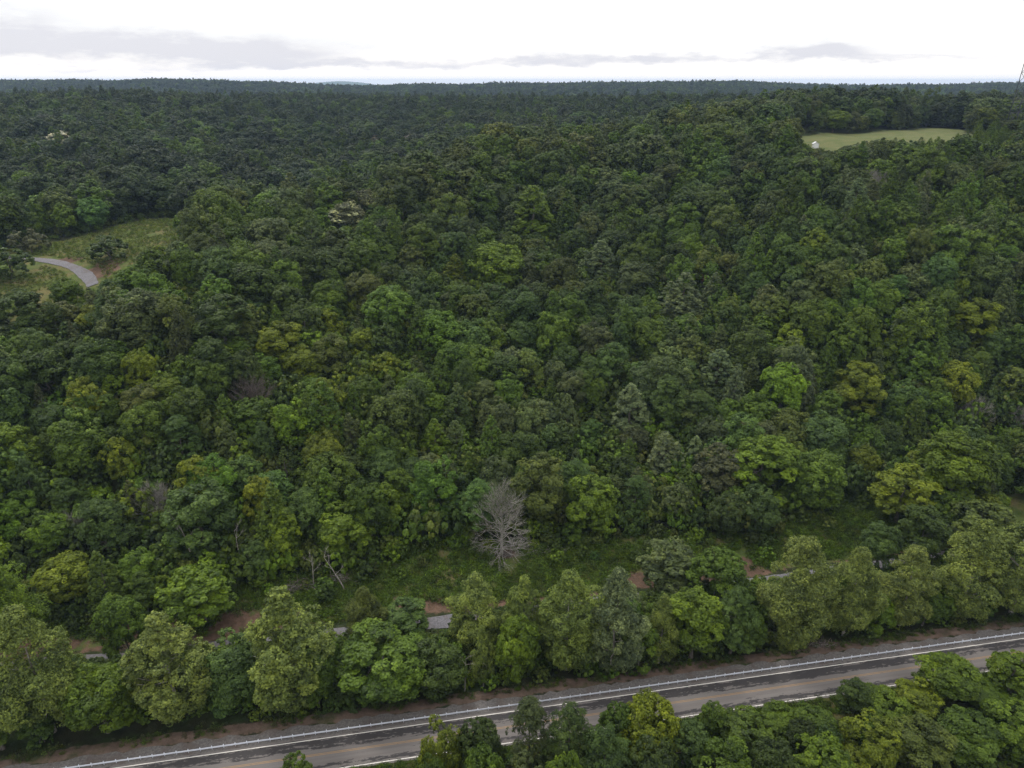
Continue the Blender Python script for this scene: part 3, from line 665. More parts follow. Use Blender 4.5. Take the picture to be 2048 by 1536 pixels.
# notable crowns on the slope and ridges
for a_ in [
 (T, 1066, 372, 52, 'bright', 'tall conical many-spired tree standing above the middle slope', 'the tall many-spired tree', 24),
 (T, 1203, 480, 42, 'silver', 'pale pointed tree right below the tall many-spired one', 'the pale pointed tree', 19),
 (B, 1275, 520, 40, 'grey', 'greyish broad tree touching the pale pointed tree', None),
 (T, 1372, 545, 46, 'silver', 'silvery tree with several pointed tops on the right middle slope', 'the silvery many-topped tree', 18),
 (T, 1432, 545, 24, 'silver', 'small silvery spire beside the silvery many-topped tree', None, 14),
 (T, 1442, 700, 44, 'silver', 'silvery domed tree in the middle of the right slope', 'the silvery domed tree', 16),
 (T, 1478, 728, 22, 'silver', 'narrow silvery column in front of the silvery domed tree', 'the narrow silvery column', 18),
 (T, 1508, 716, 22, 'grey', 'small greyish spire just right of the narrow silvery column', None, 14),
 (T, 1264, 768, 42, 'silver', 'pointed silver green tree left of the slope foot centre', 'the pointed silver green tree', 18),
 (T, 1332, 864, 34, 'silver', 'brightest silvery spire low on the slope', 'the brightest silvery spire', 15),
 (T, 1394, 874, 24, 'silver', 'small silvery spire right of the brightest one', None, 12),
 (T, 1136, 788, 25, 'grey', 'narrow grey green pointed tree left of the pointed silver green tree', None, 16),
 (T, 868, 838, 34, 'bright', 'bright spired tree in the lower middle of the slope', 'the bright spired tree', 15),
 (T, 910, 842, 26, 'grey', 'smaller grey spire leaning on the bright spired tree', None, 14),
 (L_, 928, 720, 28, 'blue', 'tall narrow bluish feathery tree in the middle of the slope', 'the narrow bluish feathery tree', 17),
 (B, 552, 640, 46, 'yellow', 'yellow green tree with billowing crown on the left slope', 'the billowing yellow tree', 14),
 (B, 655, 618, 26, 'lime', 'small lime green treetop right of the billowing yellow tree', 'the small lime treetop', 13),
 (B, 600, 690, 40, 'yellow', 'yellow green tree just below the billowing yellow one', None, 13),
 (B, 272, 700, 34, 'lime', 'lime green treetop among darker trees on the far left slope', 'the lime treetop on the left slope', 13),
 (B, 770, 700, 30, 'yellow', 'yellowish tree left of the narrow bluish feathery tree', None, 13),
 (B, 722, 650, 30, 'yellow', 'yellowish slim tree above the left middle slope', None, 13),
 (L_, 352, 838, 42, 'blue', 'bluish feathery tree standing out on the lower left slope', 'the bluish feathery tree on the left', 14),
 (L_, 522, 846, 28, 'blue', 'small bluish feathery tree among dark oaks lower left', 'the small bluish feathery tree', 13),
 (L_, 45, 925, 34, 'blue', 'soft bluish tree close to the left edge', 'the soft bluish tree at the left edge', 14),
 (L_, 125, 960, 40, 'blue', 'soft bluish low tree right of the one at the left edge', None, 11),
 (L_, 192, 1003, 58, 'blue', 'large soft blue green tree above the left dirt bank', 'the large blue green tree on the left', 15),
 (B, 385, 960, 68, 'blue', 'large bluish tree leaning with its pale bare trunk showing', 'the leaning tree with bare trunk', 20),
 (B, 682, 1008, 54, 'bright', 'bright green tree at the forest edge above the brush pile', 'the bright tree above the brush pile', 14),
 (B, 1088, 916, 58, 'olive', 'dull olive tree growing against the big bare grey tree', 'the dull olive tree', 19),
 (B, 1190, 962, 54, 'bright', 'green tree at the forest edge right of the dull olive tree', None, 14),
 (B, 1450, 888, 52, 'brown', 'half dead brownish tree at the forest edge', 'the half dead brownish tree', 17),
 (B, 1535, 872, 66, 'bright', 'big green tree right of the half dead brownish one', 'the big green tree at the forest edge', 17),
 (B, 1640, 900, 58, 'mid', 'green tree overhanging the weedy strip on the right', None, 15),
 (B, 1820, 930, 58, 'yellow', 'dome shaped green tree at the right end of the forest edge', 'the dome shaped tree', 13),
 (B, 1930, 866, 78, 'bright', 'largest bright green tree by the right edge', 'the largest bright tree on the right', 17),
 (B, 1650, 826, 56, 'blue', 'large bluish round tree on the lower right slope', 'the large bluish round tree', 15),
 (B, 1960, 594, 44, 'yellow', 'yellow green tree near the right edge halfway up the slope', 'the yellow tree on the right slope', 13),
 (B, 1725, 725, 50, 'yellow', 'broad yellowish tree in the middle of the right slope', 'the broad yellowish tree', 14),
 (B, 990, 484, 62, 'bright', 'broad yellow green tree below left of the tall many-spired tree', 'the broad yellow tree below the spires', 15),
 (T, 910, 508, 26, 'yellow', 'small yellow green pointed tree left of the broad yellow tree', None, 13),
 (B, 822, 486, 28, 'olive', 'brownish olive tree on the upper middle slope', 'the brownish olive tree', 14),
 (B, 1040, 640, 34, 'blue', 'bluish green tree at the very centre of the slope', 'the bluish tree at the centre', 14),
 (B, 500, 522, 50, 'dark', 'wide dark oak on the left shoulder of the ridge', 'the wide dark oak', 15),
 (B, 250, 580, 60, 'grey', 'very large grey green oak at the left end of the ridge', 'the very large oak on the left', 17),
 (B, 435, 588, 56, 'dark', 'large dark oak right of the very large grey green oak', None, 17),
 (B, 40, 578, 46, 'dark', 'dark round tree below the meadow at the left edge', 'the dark round tree below the meadow', 12),
 (B, 128, 556, 32, 'bright', 'bright green tree covering the end of the meadow track', 'the bright tree at the end of the meadow track', 11),
 (C, 138, 640, 20, 'brown', 'brown green cedar with pointed top on the left slope', 'the pointed cedar on the left', 12),
 (C, 72, 768, 24, 'brown', 'brownish cedar below the pointed one near the left edge', None, 12),
 (C, 255, 962, 30, 'brown', 'dark brownish cedar beside the large blue green tree', None, 13),
]: crowned(*a_)

kx_, kz_ = ray(1672, 218); add_tree(B, kx_ * 442, 442, CAM_H + kz_ * 442 - terr1(kx_ * 442, 442), 7.5, 'bright', 'lighter green tree standing out behind the hilltop field', 'the lighter tree behind the hilltop field')
kx_, kz_ = ray(1868, 176); h_ = CAM_H + kz_ * 530 - terr1(kx_ * 530, 530)
add_tree(B, kx_ * 530, 530, h_, 6.5, 'dark', 'tall dark tree rising over the wood behind the hilltop field', None)
# ------------------------------------------------------------------ clearings and the rest of the wood
GRP = np.array(GR)
def seg_dist(x, y, pts):
    d = np.full(len(x), 1e9)
    for p, q in zip(pts[:-1], pts[1:]):
        e = q - p; k = np.clip(((x - p[0]) * e[0] + (y - p[1]) * e[1]) / (e @ e), 0, 1)
        d = np.minimum(d, np.hypot(x - p[0] - k * e[0], y - p[1] - k * e[1]))
    return d
VIEWS = [np.array(p, float) for p in (
 [(-5,505),(40,490),(130,465),(200,452),(300,442),(345,445),(330,462),(300,490),(262,500),(235,528),(212,545),(186,566),(165,560),(150,572),(110,580),(60,592),(-5,600)],
 [(1605,275),(1700,266),(1880,257),(1922,263),(1890,271),(1800,273),(1735,273),(1690,286),(1655,300),(1626,303),(1618,285)],
 [(842,1228),(905,1222),(905,1256),(850,1262)], [(215,1268),(262,1262),(262,1300),(220,1305)], [(690,1252),(722,1246),(722,1270),(690,1272)], [(420,1272),(448,1268),(448,1290),(420,1292)],
 [(830,1195),(908,1185),(908,1222),(840,1228)], [(1470,1118),(1505,1115),(1505,1150),(1470,1150)], [(1265,1148),(1300,1145),(1300,1172),(1265,1172)], [(440,1215),(520,1180),(545,1215),(520,1262),(440,1275)], [(200,1195),(250,1195),(250,1262),(205,1262)],
 [(720,1190),(830,1135),(960,1115),(1060,1118),(1250,1095),(1450,1088),(1690,1045),(1640,1078),(1500,1090),(1380,1098),(1300,1106),(1240,1136),(1100,1142),(960,1146),(900,1180),(800,1200)])]
VIEW_Y = [180, 300] + [112] * 9 + [118]
def hides_view(x, y, z, h, Rr):     # would this crown stand before open ground that the photograph shows?
    a = np.linspace(0, 6.28, 9); px = np.concatenate([[0], np.cos(a) * .5, np.cos(a) * .85]) * Rr; pz = np.concatenate([[h], np.full(9, h * .9), np.full(9, h * .62)])
    px = np.concatenate([px] + [np.array([-.8, -.4, 0, .4, .8]) * Rr] * 8); pz = np.concatenate([pz] + [np.full(5, h * q) for q in (.97, .93, .86, .8, .74, .68, .55, .45)])
    u, v, _ = proj(x + px, np.full(len(px), y), z + pz)
    if u.max() < -20 or u.min() > 2070: return False
    return any(in_poly(u, v, P).any() and y < (place(P[:, 0].mean(), P[:, 1].mean(), 0)[1] + (60 if i < 2 else 8)) for i, P in enumerate(VIEWS) if P[:, 0].min() < u.max() and P[:, 0].max() > u.min() and P[:, 1].min() < v.max() and P[:, 1].max() > v.min())
YOUNG = ground_poly([(1850, 268), (2150, 278), (2150, 430), (2000, 400), (1900, 350), (1830, 306)])
def clear_dist(x, y):               # metres from the nearest clearing (negative inside)
    d = np.minimum(soft_poly(x, y, LF, 1)[1], soft_poly(x, y, RF, 1)[1])
    d = np.minimum(d, seg_dist(x, y, GRP) - 3)
    return d
def jitter_grid(y0, y1, sp, amin, amax, jit=.36):
    pts = []; y = y0; row = 0
    while y < y1:
        x0, x1 = amin * (y + 25), amax * (y + 25)
        xs = np.arange(x0 + (row % 2) * sp * .5, x1, sp)
        pts.append(np.stack([xs + rng.uniform(-jit, jit, len(xs)) * sp, y + rng.uniform(-jit, jit, len(xs)) * sp], 1)); y += sp * .87; row += 1
    return np.concatenate(pts)
FEAT = np.array([(t_['x'], t_['y'], t_['R'], *(lambda q: (q[1], q[0], t_['R'] / q[2] * F_PX))(proj(t_['x'], t_['y'], t_['z'] + t_['h']))) for t_ in TREES])
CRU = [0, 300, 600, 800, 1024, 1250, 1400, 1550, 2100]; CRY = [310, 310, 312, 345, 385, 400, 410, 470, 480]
PYLON = (288.0, 432.0); q = proj(*PYLON, terr1(*PYLON) + 20); FEAT = np.vstack([FEAT, (*PYLON, 8, q[1], q[0], 45)])
for (u, vb, hb, h_, R_) in ((1945, 838, 3.5, 10, 5.5), (2044, 846, 3, 8, 4), (312, 975, 9, 9, 3.5), (152, 1030, 8, 8, 3), (497, 752, 11, 11, 3.5), (1750, 330, 13, 13, 3), (706, 368, 14, 14, 2.5),
                          (757, 222, 15, 15, 3), (1004, 1112, 0, 19.5, 7), (113, 264, 17, 17, 9), (690, 404, 13, 13, 5.5), (732, 378, 12, 12, 4), (296, 258, 15, 15, 4), (810, 270, 16, 16, 5), (749, 272, 15, 15, 4), (121, 320, 11, 11, 3), (1631, 300, 0, 4.5, 5)):
    x, y = place(u, vb, hb); q = proj(x, y, terr1(x, y) + h_); FEAT = np.vstack([FEAT, (x, y, R_, q[1], u, R_ / q[2] * F_PX)])
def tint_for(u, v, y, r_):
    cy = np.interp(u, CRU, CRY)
    if y > cy: p = dict(deep=.62, dark=.26, mid=.07, blue=.05)  # cloud shade on the back hill put into darker leaf tints
    elif v < 470 and y > cy - 70 and u > 420: p = dict(olive=.28, grey=.26, mid=.38, dark=.08)
    elif v < 470: p = dict(dark=.22, mid=.44, olive=.14, grey=.15, blue=.05)
    elif u < 820: p = dict(mid=.40, yellow=.18, dark=.2, olive=.07, blue=.05, bright=.10) if v > 600 else dict(mid=.42, dark=.3, olive=.12, grey=.1, yellow=.06)
    else: p = dict(mid=.36, blue=.17, grey=.2, olive=.1, dark=.13, bright=.04)
    if u > 1650 and v > 560: p = dict(mid=.45, bright=.13, yellow=.1, olive=.12, blue=.12, dark=.08)
    k = list(p); q_ = np.array([p[i] for i in k]); return k[int(r_.choice(len(k), p=q_ / q_.sum()))]
near_pts = jitter_grid(100, 262, 8.0, -.98, .98, .42)
far1 = jitter_grid(262, 620, 9.2, -.95, .95, .42)
P_ = np.concatenate([near_pts, far1])
s_, t_ = to_st(P_[:, 0], P_[:, 1])
ok = (t_ > strip_far(s_) + 1.5) | ((s_ < -92) & (t_ > 124)) | ((s_ > 128) & (t_ > 128))
cd = clear_dist(P_[:, 0], P_[:, 1]); ok &= cd > 2.0
P_ = P_[ok]; cd = cd[ok]
for (x, y), c_ in zip(P_, cd):
    z = terr1(x, y); u, v, d = proj(x, y, z + 13)
    young = in_poly(np.array([x]), np.array([y]), YOUNG)[0]
    r0 = rng.random()
    kd = B if r0 < .74 else (T if r0 < .88 else (L_ if r0 < .97 else C))
    if (y > 400 and r0 > .86) or (u > 1700 and v < 460 and r0 > .5 and y < 400): kd = T
    elif y > 400: kd = B
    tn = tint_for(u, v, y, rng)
    if kd == C: tn = 'brown' if rng.random() < .5 else 'dark'
    if kd == L_: tn = 'blue' if rng.random() < .5 else tn
    if kd == T: tn = 'silver' if (rng.random() < .12 and u > 1000) else ('grey' if rng.random() < .3 else 'mid')
    h = {B: 16.5, T: 18, L_: 15, C: 11}[kd] * rng.uniform(.62, 1.24)
    if y > 300: h *= 1.08; Rr_k = 1.1
    else: Rr_k = 1.0
    if v > 800 and u > 900: h *= .85
    if young: kd, tn, h = T, ('bright' if rng.random() < .7 else 'mid'), rng.uniform(6, 10)
    if c_ < 7 and not young: h *= .8
    vi = int(rng.integers(len(SPEC[kd][1]))); H0, R0 = SPEC[kd][1][vi][:2]; Rr = R0 * (h / H0) * rng.uniform(1.0, 1.3)
    Rr *= Rr_k
    if y > np.interp(u, CRU, CRY) and y > 400: h *= 1.12; Rr *= 1.15
    if kd == B: Rr = max(Rr, 3.0)
    dd = np.hypot(FEAT[:, 0] - x, FEAT[:, 1] - y)
    if (dd < FEAT[:, 2] * .62 + Rr * .45).any(): continue
    vt = proj(x, y, z + h)[1]       # keep feature crowns from being buried by a tree planted just in front of them
    for _ in range(6):
        u2, v2, d2 = proj(x, y, z + h); w2 = Rr / d2 * F_PX
        fu = (FEAT[:, 1] > y) & (FEAT[:, 1] < y + 45) & (np.abs(FEAT[:, 4] - u2) < FEAT[:, 5] * .85 + w2 * .6) & (v2 < FEAT[:, 3] + 1.45 * FEAT[:, 5])
        if not fu.any(): break
        h *= .86; Rr *= .93
    if h < 5: continue
    bad = False
    for _ in range(7):
        bad = hides_view(x, y, z, h, Rr)
        if not bad: break
        h *= .85; Rr *= .92
    if bad: continue
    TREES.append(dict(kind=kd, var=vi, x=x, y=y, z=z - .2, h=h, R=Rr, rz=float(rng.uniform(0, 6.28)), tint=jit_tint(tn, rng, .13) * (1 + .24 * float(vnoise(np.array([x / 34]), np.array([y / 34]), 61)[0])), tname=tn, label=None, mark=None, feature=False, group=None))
# filler in the roadside row and the near thicket
for sp_t, (ta, tb), hh in ((2.6, (101.5, 113.5), 12), (1.2, (112.3, 116.4), 8), (4.2, (58, 80), 10)):
    for s_i in np.arange(-125, 190, sp_t):
        for _ in range(2):
            tq = rng.uniform(ta, tb); x, y = from_st(s_i + rng.uniform(-1.5, 1.5), tq)
            if tb < 90 and (x < -18 + rng.normal(0, 3)): continue
            if (np.hypot(FEAT[:, 0] - x, FEAT[:, 1] - y) < 2.4).any(): continue
            h = hh * rng.uniform(.5, 1.0) * (0.8 if ta > 90 else 1.0)
            if tb < 90: h = min(h, 11 + (80 - tq) * .1)
            tn = ['mid', 'dark', 'bright', 'blue'][int(rng.choice(4, p=[.45, .3, .15, .1]))]
            kd = (S if (ta < 105 and tb > 90 and rng.random() < .4) else B) if rng.random() < .75 else SH
            if kd == S: tn = 'pale' if rng.random() < .6 else 'grey'; h *= 1.35
            if kd == SH: h = rng.uniform(3, 5)
            vi = int(rng.integers(len(SPEC[kd][1]))); H0, R0 = SPEC[kd][1][vi][:2]
            Rq = min(R0 * h / H0 * 1.15, 3.8); bad = False
            for _ in range(6):
                bad = ta > 90 and hides_view(x, y, terr1(x, y), h, Rq)
                if not bad: break
                h *= .82; Rq *= .82
            if bad: continue
            TREES.append(dict(kind=kd, var=vi, x=x, y=y, z=terr1(x, y) - .2, h=h, R=Rq, rz=float(rng.uniform(0, 6.28)), tint=jit_tint(tn, rng) * (.8 if tb < 90 else 1), tname=tn,
                              label=None, mark=None, feature=False, group=None, row='thicket' if tb < 90 else 'row'))

# which trees show: a tree counts as seen when its upper crown is not behind other crowns
n_t = len(TREES)
TX = np.array([t_['x'] for t_ in TREES]); TY = np.array([t_['y'] for t_ in TREES]); TZ = np.array([t_['z'] for t_ in TREES]); TH = np.array([t_['h'] for t_ in TREES]); TR = np.array([t_['R'] for t_ in TREES])
TU, TV, TD = proj(TX, TY, TZ + TH * .75)
sz = TR / TD * F_PX
def seen_share(i):
    m_ = (TY < TY[i] - .5) & (np.abs(TU - TU[i]) < sz + sz[i]) & (TY > TY[i] - 45)
    j = np.nonzero(m_)[0]; hit = 0; tot = 0
    for fz in (.95, .8, .62):
        for fx in (-.45, 0, .45):
            px, py, pz = TX[i] + fx * TR[i], TY[i] - .3 * TR[i], TZ[i] + TH[i] * fz
            tot += 1
            if len(j) == 0: hit += 1; continue
            c = np.stack([TX[j], TY[j], TZ[j] + TH[j] * .55], 1); o_ = np.array([0, 0, CAM_H]); d = unit(np.array([px, py, pz]) - o_)
            sc_ = np.stack([TR[j] * .82, TR[j] * .82, TH[j] * .40], 1)
            oc = (o_ - c) / sc_; dn = d / sc_
            a_ = (dn * dn).sum(1); b_ = (oc * dn).sum(1); cc = (oc * oc).sum(1) - 1
            if not ((b_ * b_ - a_ * cc) > 0).any(): hit += 1
    return hit / tot
INDIV = set(i for i in range(n_t) if TREES[i]['feature'])
cand = [i for i in range(n_t) if i not in INDIV and 8 < TU[i] < 2040 and TV[i] < 1525 and TY[i] < 300]
sh_ = {i: seen_share(i) for i in cand}
cap = {B: 298, T: 120, L_: 110, C: 40, SH: 60}
cnt = {k_: sum(1 for i in INDIV if TREES[i]['kind'] == k_) for k_ in SPEC}
for i in sorted(cand, key=lambda i: -sz[i] * min(1, sh_[i] + .3)):
    k_ = TREES[i]['kind']
    if sh_[i] >= .34 and k_ in cap and cnt[k_] < cap[k_]: INDIV.add(i); cnt[k_] += 1

# labels for the trees that no landmark note names: colour, kind and place beside a landmark
MARKS = [(TU[i], TV[i], TREES[i]['mark']) for i in range(n_t) if TREES[i]['mark']]
MARKS += [(1000, 1020, 'the big bare grey tree'), (1945, 815, 'the bare grey fan of branches'), (690, 420, 'the cream flowering tree'), (1630, 296, 'the white shed'), (215, 495, 'the middle meadow bush')]
KWORD = {B: 'broadleaf tree', T: 'pointed tree', L_: 'feathery tree', C: 'cedar', SH: 'shrub', S: 'sycamore'}
used = set()
def auto_label(i):
    t_ = TREES[i]; base = WORD[t_['tname']] + ' ' + KWORD[t_['kind']]
    ds = sorted((math.hypot(TU[i] - u, 1.3 * (TV[i] - v)), u, v, nm) for u, v, nm in MARKS)
    for _, u, v, nm in ds[:14]:
        du, dv = TU[i] - u, TV[i] - v
        a = math.degrees(math.atan2(-dv, du)) % 360
        rel = ['right of', 'above and right of', 'above', 'above and left of', 'left of', 'below and left of', 'below', 'below and right of'][int(((a + 22.5) % 360) // 45)]
        for far in ('', 'farther '):
            lb = f"{base} {far}{rel} {nm}"
            if lb not in used and len(lb.split()) <= 16: used.add(lb); return lb
    big = 'large ' if t_['R'] > 5 else 'small '
    lb = big + base + f" {rel} {nm}"
    return lb

def tree_object(t_, i):
    kd = t_['kind']; cm, tm, H0, R0 = KINDS[kd][t_['var']]
    root = thing(kd, t_['label'] or auto_label(i), 'shrub' if kd == SH else 'tree', (t_['x'], t_['y'], t_['z']), t_['rz'],
                 t_['group'] or ('trees and bushes lining the road' if t_.get('row') or t_['y'] < 128 else 'trees on the wooded slope'))
    root.scale = (t_['R'] / R0, t_['R'] / R0, t_['h'] / H0)
    c = link('crown', cm, root); c['tint'] = [float(q) for q in t_['tint']]
    link('stems' if kd == SH else 'trunk', tm, root)
    return root
# farthest to nearest so that suffixes run up the picture
for i in sorted(INDIV, key=lambda i: TY[i]): tree_object(TREES[i], i)

# the remaining wood as one mass: crowns placed on points
def scatter_group(name, coll):
    ng = bpy.data.node_groups.new(name, 'GeometryNodeTree')
    ng.interface.new_socket('Geometry', in_out='INPUT', socket_type='NodeSocketGeometry'); ng.interface.new_socket('Geometry', in_out='OUTPUT', socket_type='NodeSocketGeometry')
    N, L = ng.nodes, ng.links
    gi, go = N.new('NodeGroupInput'), N.new('NodeGroupOutput'); ci = N.new('GeometryNodeCollectionInfo'); ci.inputs['Collection'].default_value = coll
    ci.inputs['Separate Children'].default_value = True; ci.inputs['Reset Children'].default_value = True
    ip = N.new('GeometryNodeInstanceOnPoints'); ip.inputs['Pick Instance'].default_value = True
    def na(nm, ty):
        n_ = N.new('GeometryNodeInputNamedAttribute'); n_.data_type = ty; n_.inputs['Name'].default_value = nm; return n_.outputs['Attribute']
    e = N.new('FunctionNodeEulerToRotation'); L.new(na('rot', 'FLOAT_VECTOR'), e.inputs[0])
    L.new(gi.outputs[0], ip.inputs['Points']); L.new(ci.outputs[0], ip.inputs['Instance']); L.new(na('idx', 'INT'), ip.inputs['Instance Index'])
    L.new(e.outputs[0], ip.inputs['Rotation']); L.new(na('scl', 'FLOAT_VECTOR'), ip.inputs['Scale']); L.new(ip.outputs[0], go.inputs[0])
    return ng
def scatter(name, coll, pts, idx, rot, scl, tint, **props):
    me = bpy.data.meshes.new(name); me.vertices.add(len(pts)); me.vertices.foreach_set('co', np.asarray(pts, np.float32).ravel())
    for nm, ty, arr in (('idx', 'INT', np.asarray(idx, np.int32)), ('rot', 'FLOAT_VECTOR', rot), ('scl', 'FLOAT_VECTOR', scl), ('tint', 'FLOAT_COLOR', np.concatenate([tint, np.ones((len(tint), 1))], 1))):
        at = me.attributes.new(nm, ty, 'POINT'); at.data.foreach_set('value' if ty == 'INT' else ('vector' if ty == 'FLOAT_VECTOR' else 'color'), np.asarray(arr, np.int32 if ty == 'INT' else np.float32).ravel())
    o = link(name, me, **props); md = o.modifiers.new('scatter', 'NODES'); md.node_group = scatter_group(name, coll)
    return o
forest_coll = bpy.data.collections.new('forest_kinds'); INDEX = {}
k = 0
for lod, D in (('mid', MID), ('low', LOW)):
    for kd, lst in D.items():
        for vi, (me, H0, R0) in enumerate(lst):
            o = bpy.data.objects.new(f'kind_{k:03d}', me); forest_coll.objects.link(o); INDEX[(lod, kd, vi)] = (k, H0, R0); k += 1
fp, fi, fr, fs, ft = [], [], [], [], []
def add_mass(lod, kd, vi, x, y, z, h, Rr, rz, tint):
    j, H0, R0 = INDEX[(lod, kd, vi)]; fp.append((x, y, z)); fi.append(j); fr.append((0, 0, rz)); fs.append((Rr / R0, Rr / R0, h / H0)); ft.append(tint)
for i in range(n_t):
    if i in INDIV: continue
    t_ = TREES[i]; add_mass('mid', t_['kind'], t_['var'], t_['x'], t_['y'], t_['z'], t_['h'], t_['R'], t_['rz'], t_['tint'])
# distant woods, kept only where the ridges let them show
F2 = jitter_grid(620, 1250, 12.0, -.86, .86); F3 = jitter_grid(1250, 3200, 15.0, -.82, .82)
FP = np.concatenate([F2, F3]); fz = terr(FP[:, 0], FP[:, 1]); order = np.argsort(FP[:, 1])
hz = np.full(700, -9.0)
for i in order:
    x, y = FP[i]; b_ = int((x / y + 1) / 2 * 699); slope = (fz[i] + 17 - CAM_H) / y
    lo, hi = max(0, b_ - 1), b_ + 2
    if slope > hz[lo:hi].min() - .010:
        sc_ = rng.uniform(1.05, 1.5) * (1.0 if y < 1250 else 1.25); kd = B if rng.random() < .8 else T; vi = int(rng.integers(len(SPEC[kd][1])))
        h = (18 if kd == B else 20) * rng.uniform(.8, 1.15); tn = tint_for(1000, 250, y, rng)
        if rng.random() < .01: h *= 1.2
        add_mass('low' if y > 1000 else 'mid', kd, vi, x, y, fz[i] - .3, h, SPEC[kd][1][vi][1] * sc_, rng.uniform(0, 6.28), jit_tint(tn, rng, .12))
    hz[b_] = max(hz[b_], (fz[i] + 11 - CAM_H) / y)
scatter('forest', forest_coll, fp, fi, np.array(fr), np.array(fs), np.array(ft), kind='stuff', label='dense mixed summer forest covering the ridges beyond the nearer trees')

# undergrowth between the trunks, tall weeds on the strip, grass tufts in the meadow
under_coll = bpy.data.collections.new('undergrowth_kinds')
for vi, (me, H0, R0) in enumerate(MID['shrub']): under_coll.objects.link(bpy.data.objects.new(f'bush_{vi}', me))
U_ = jitter_grid(96, 420, 3.6, -.95, .95, .45); s_, t_ = to_st(U_[:, 0], U_[:, 1]); c_ = clear_dist(U_[:, 0], U_[:, 1])
dF = np.min(np.abs(t_[:, None] - TRACK_T(s_)[:, None]), 1)
okU = ((t_ > strip_far(s_) - 1.0) | ((t_ > 99.6) & (t_ < 115))) & (c_ > 1.0) & (dF > 3.6)
okU |= (t_ > strip_far(s_) - 7) & (t_ < strip_far(s_)) & (rng.random(len(U_)) < .35) & (c_ > 1) & (s_ > -40) & (s_ < 110)
okU &= ~((t_ > 99) & (t_ < 118) & (rng.random(len(U_)) < .25))
U_ = U_[okU]; n_u = len(U_); uz = terr(U_[:, 0], U_[:, 1]); sU = rng.uniform(.55, 1.45, n_u); row_ = to_st(U_[:, 0], U_[:, 1])[1] < 118
sU = np.where(row_ | (t_[okU] < strip_far(s_[okU]) + 3), np.minimum(sU * .55, .75), sU); sU = np.where(c_[okU] < 22, np.minimum(sU * .5, .6), sU)
V2 = jitter_grid(52, 92, 2.6, -1.1, 1.2, .45); s2, t2 = to_st(V2[:, 0], V2[:, 1]); k2 = (t2 < 84.3) & (V2[:, 0] > -20); V2 = V2[k2]
n_v = len(V2)
tu = np.array([jit_tint(['mid', 'dark', 'dark', 'bright', 'olive'][int(rng.integers(5))], rng, .15) for _ in range(n_u + n_v)])
scatter('undergrowth', under_coll, np.concatenate([np.column_stack([U_, uz - .1]), np.column_stack([V2, terr(V2[:, 0], V2[:, 1]) - .1])]), rng.integers(0, 3, n_u + n_v),
        np.column_stack([np.zeros(n_u + n_v)] * 2 + [rng.uniform(0, 6.28, n_u + n_v)]),
        np.column_stack([np.concatenate([sU, rng.uniform(.3, .7, n_v)])] * 2 + [np.concatenate([sU * rng.uniform(.8, 1.5, n_u), rng.uniform(.3, .8, n_v)])]), tu,
        kind='stuff', label='tangled shrubs and saplings under and between the trees')
weed_coll = bpy.data.collections.new('weed_kinds')
for vi in range(4):
    r_ = np.random.default_rng(900 + vi); n_ = 70; P = r_.normal(0, .38, (n_, 3)); P[:, 2] = np.abs(r_.normal(.32, .25, n_)); N = unit(r_.normal(0, .6, (n_, 3)) + [0, 0, .8])
    weed_coll.objects.link(bpy.data.objects.new(f'weed_{vi}', leaf_mesh('weed', P, N, .34, np.clip(r_.normal(.5, .22, n_), 0, 1), .4)))
def weeds(name, pts, smin, smax, tints, label, drytint=.0):
    n_ = len(pts); z = terr(pts[:, 0], pts[:, 1]); s_ = rng.uniform(smin, smax, n_)
    tn = np.array([jit_tint(tints[int(rng.integers(len(tints)))], rng, .14) for _ in range(n_)])
    scatter(name, weed_coll, np.column_stack([pts, z - .03]), rng.integers(0, 4, n_), np.column_stack([np.zeros(n_)] * 2 + [rng.uniform(0, 6.28, n_)]), np.column_stack([s_, s_, s_ * rng.uniform(.7, 1.5, n_)]), tn, kind='stuff', label=label)
Wp = jitter_grid(112, 205, .95, -.95, .95, .5); s_, t_ = to_st(Wp[:, 0], Wp[:, 1]); gap = vnoise(Wp[:, 0] / 5, Wp[:, 1] / 5, 33) + .5 * vnoise(Wp[:, 0] / 1.7, Wp[:, 1] / 1.7, 34)
dm = np.zeros(len(Wp))
for (u, v, ra, rb) in ((1480, 1135, 6, 4), (1285, 1160, 6, 3), (1010, 1110, 3, 2), (850, 1210, 10, 3)):
    px, py = place(u, v, 0); dm = np.maximum(dm, np.exp(-((Wp[:, 0] - px) / ra) ** 2 - ((Wp[:, 1] - py) / rb) ** 2))
dm = np.maximum(dm, np.exp(-((s_ + 46) / 26) ** 2 - ((t_ - 127.5) / 4.5) ** 2)); dm = np.maximum(dm, np.exp(-((s_ + 78) / 16) ** 2 - ((t_ - 125.5) / 4) ** 2))
kW = (t_ > TRACK_T(s_) + 4.2) & (t_ < strip_far(s_) + 3) & (s_ < 150) & (gap > -.75 + 1.3 * dm + .8 * (1 - sst(t_, 123, 127)))
weeds('tall_weeds', Wp[kW], .7, 1.5, ['mid', 'mid', 'bright', 'mid', 'dark'], 'knee high green weeds on the strip between forest and track')
Lp = jitter_grid(150, 340, 1.5, -.95, -.4, .5); inL = in_poly(Lp[:, 0], Lp[:, 1], LF) & (seg_dist(Lp[:, 0], Lp[:, 1], GRP) > 4.2) & (vnoise(Lp[:, 0] / 9, Lp[:, 1] / 9, 41) > -.55)
weeds('meadow_grass', Lp[inL], .5, 1.1, ['olive', 'olive', 'yellow', 'mid', 'pale'], 'rough uncut grass in the small meadow on the left')
vs = np.column_stack([rng.uniform(-120, 180, 2600), rng.normal(99.0, .9, 2600)]); vs = vs[(vs[:, 1] > 97.6) & (vnoise(vs[:, 0] / 6, vs[:, 1] * 0, 51) + rng.normal(0, .4, len(vs)) > 0)]
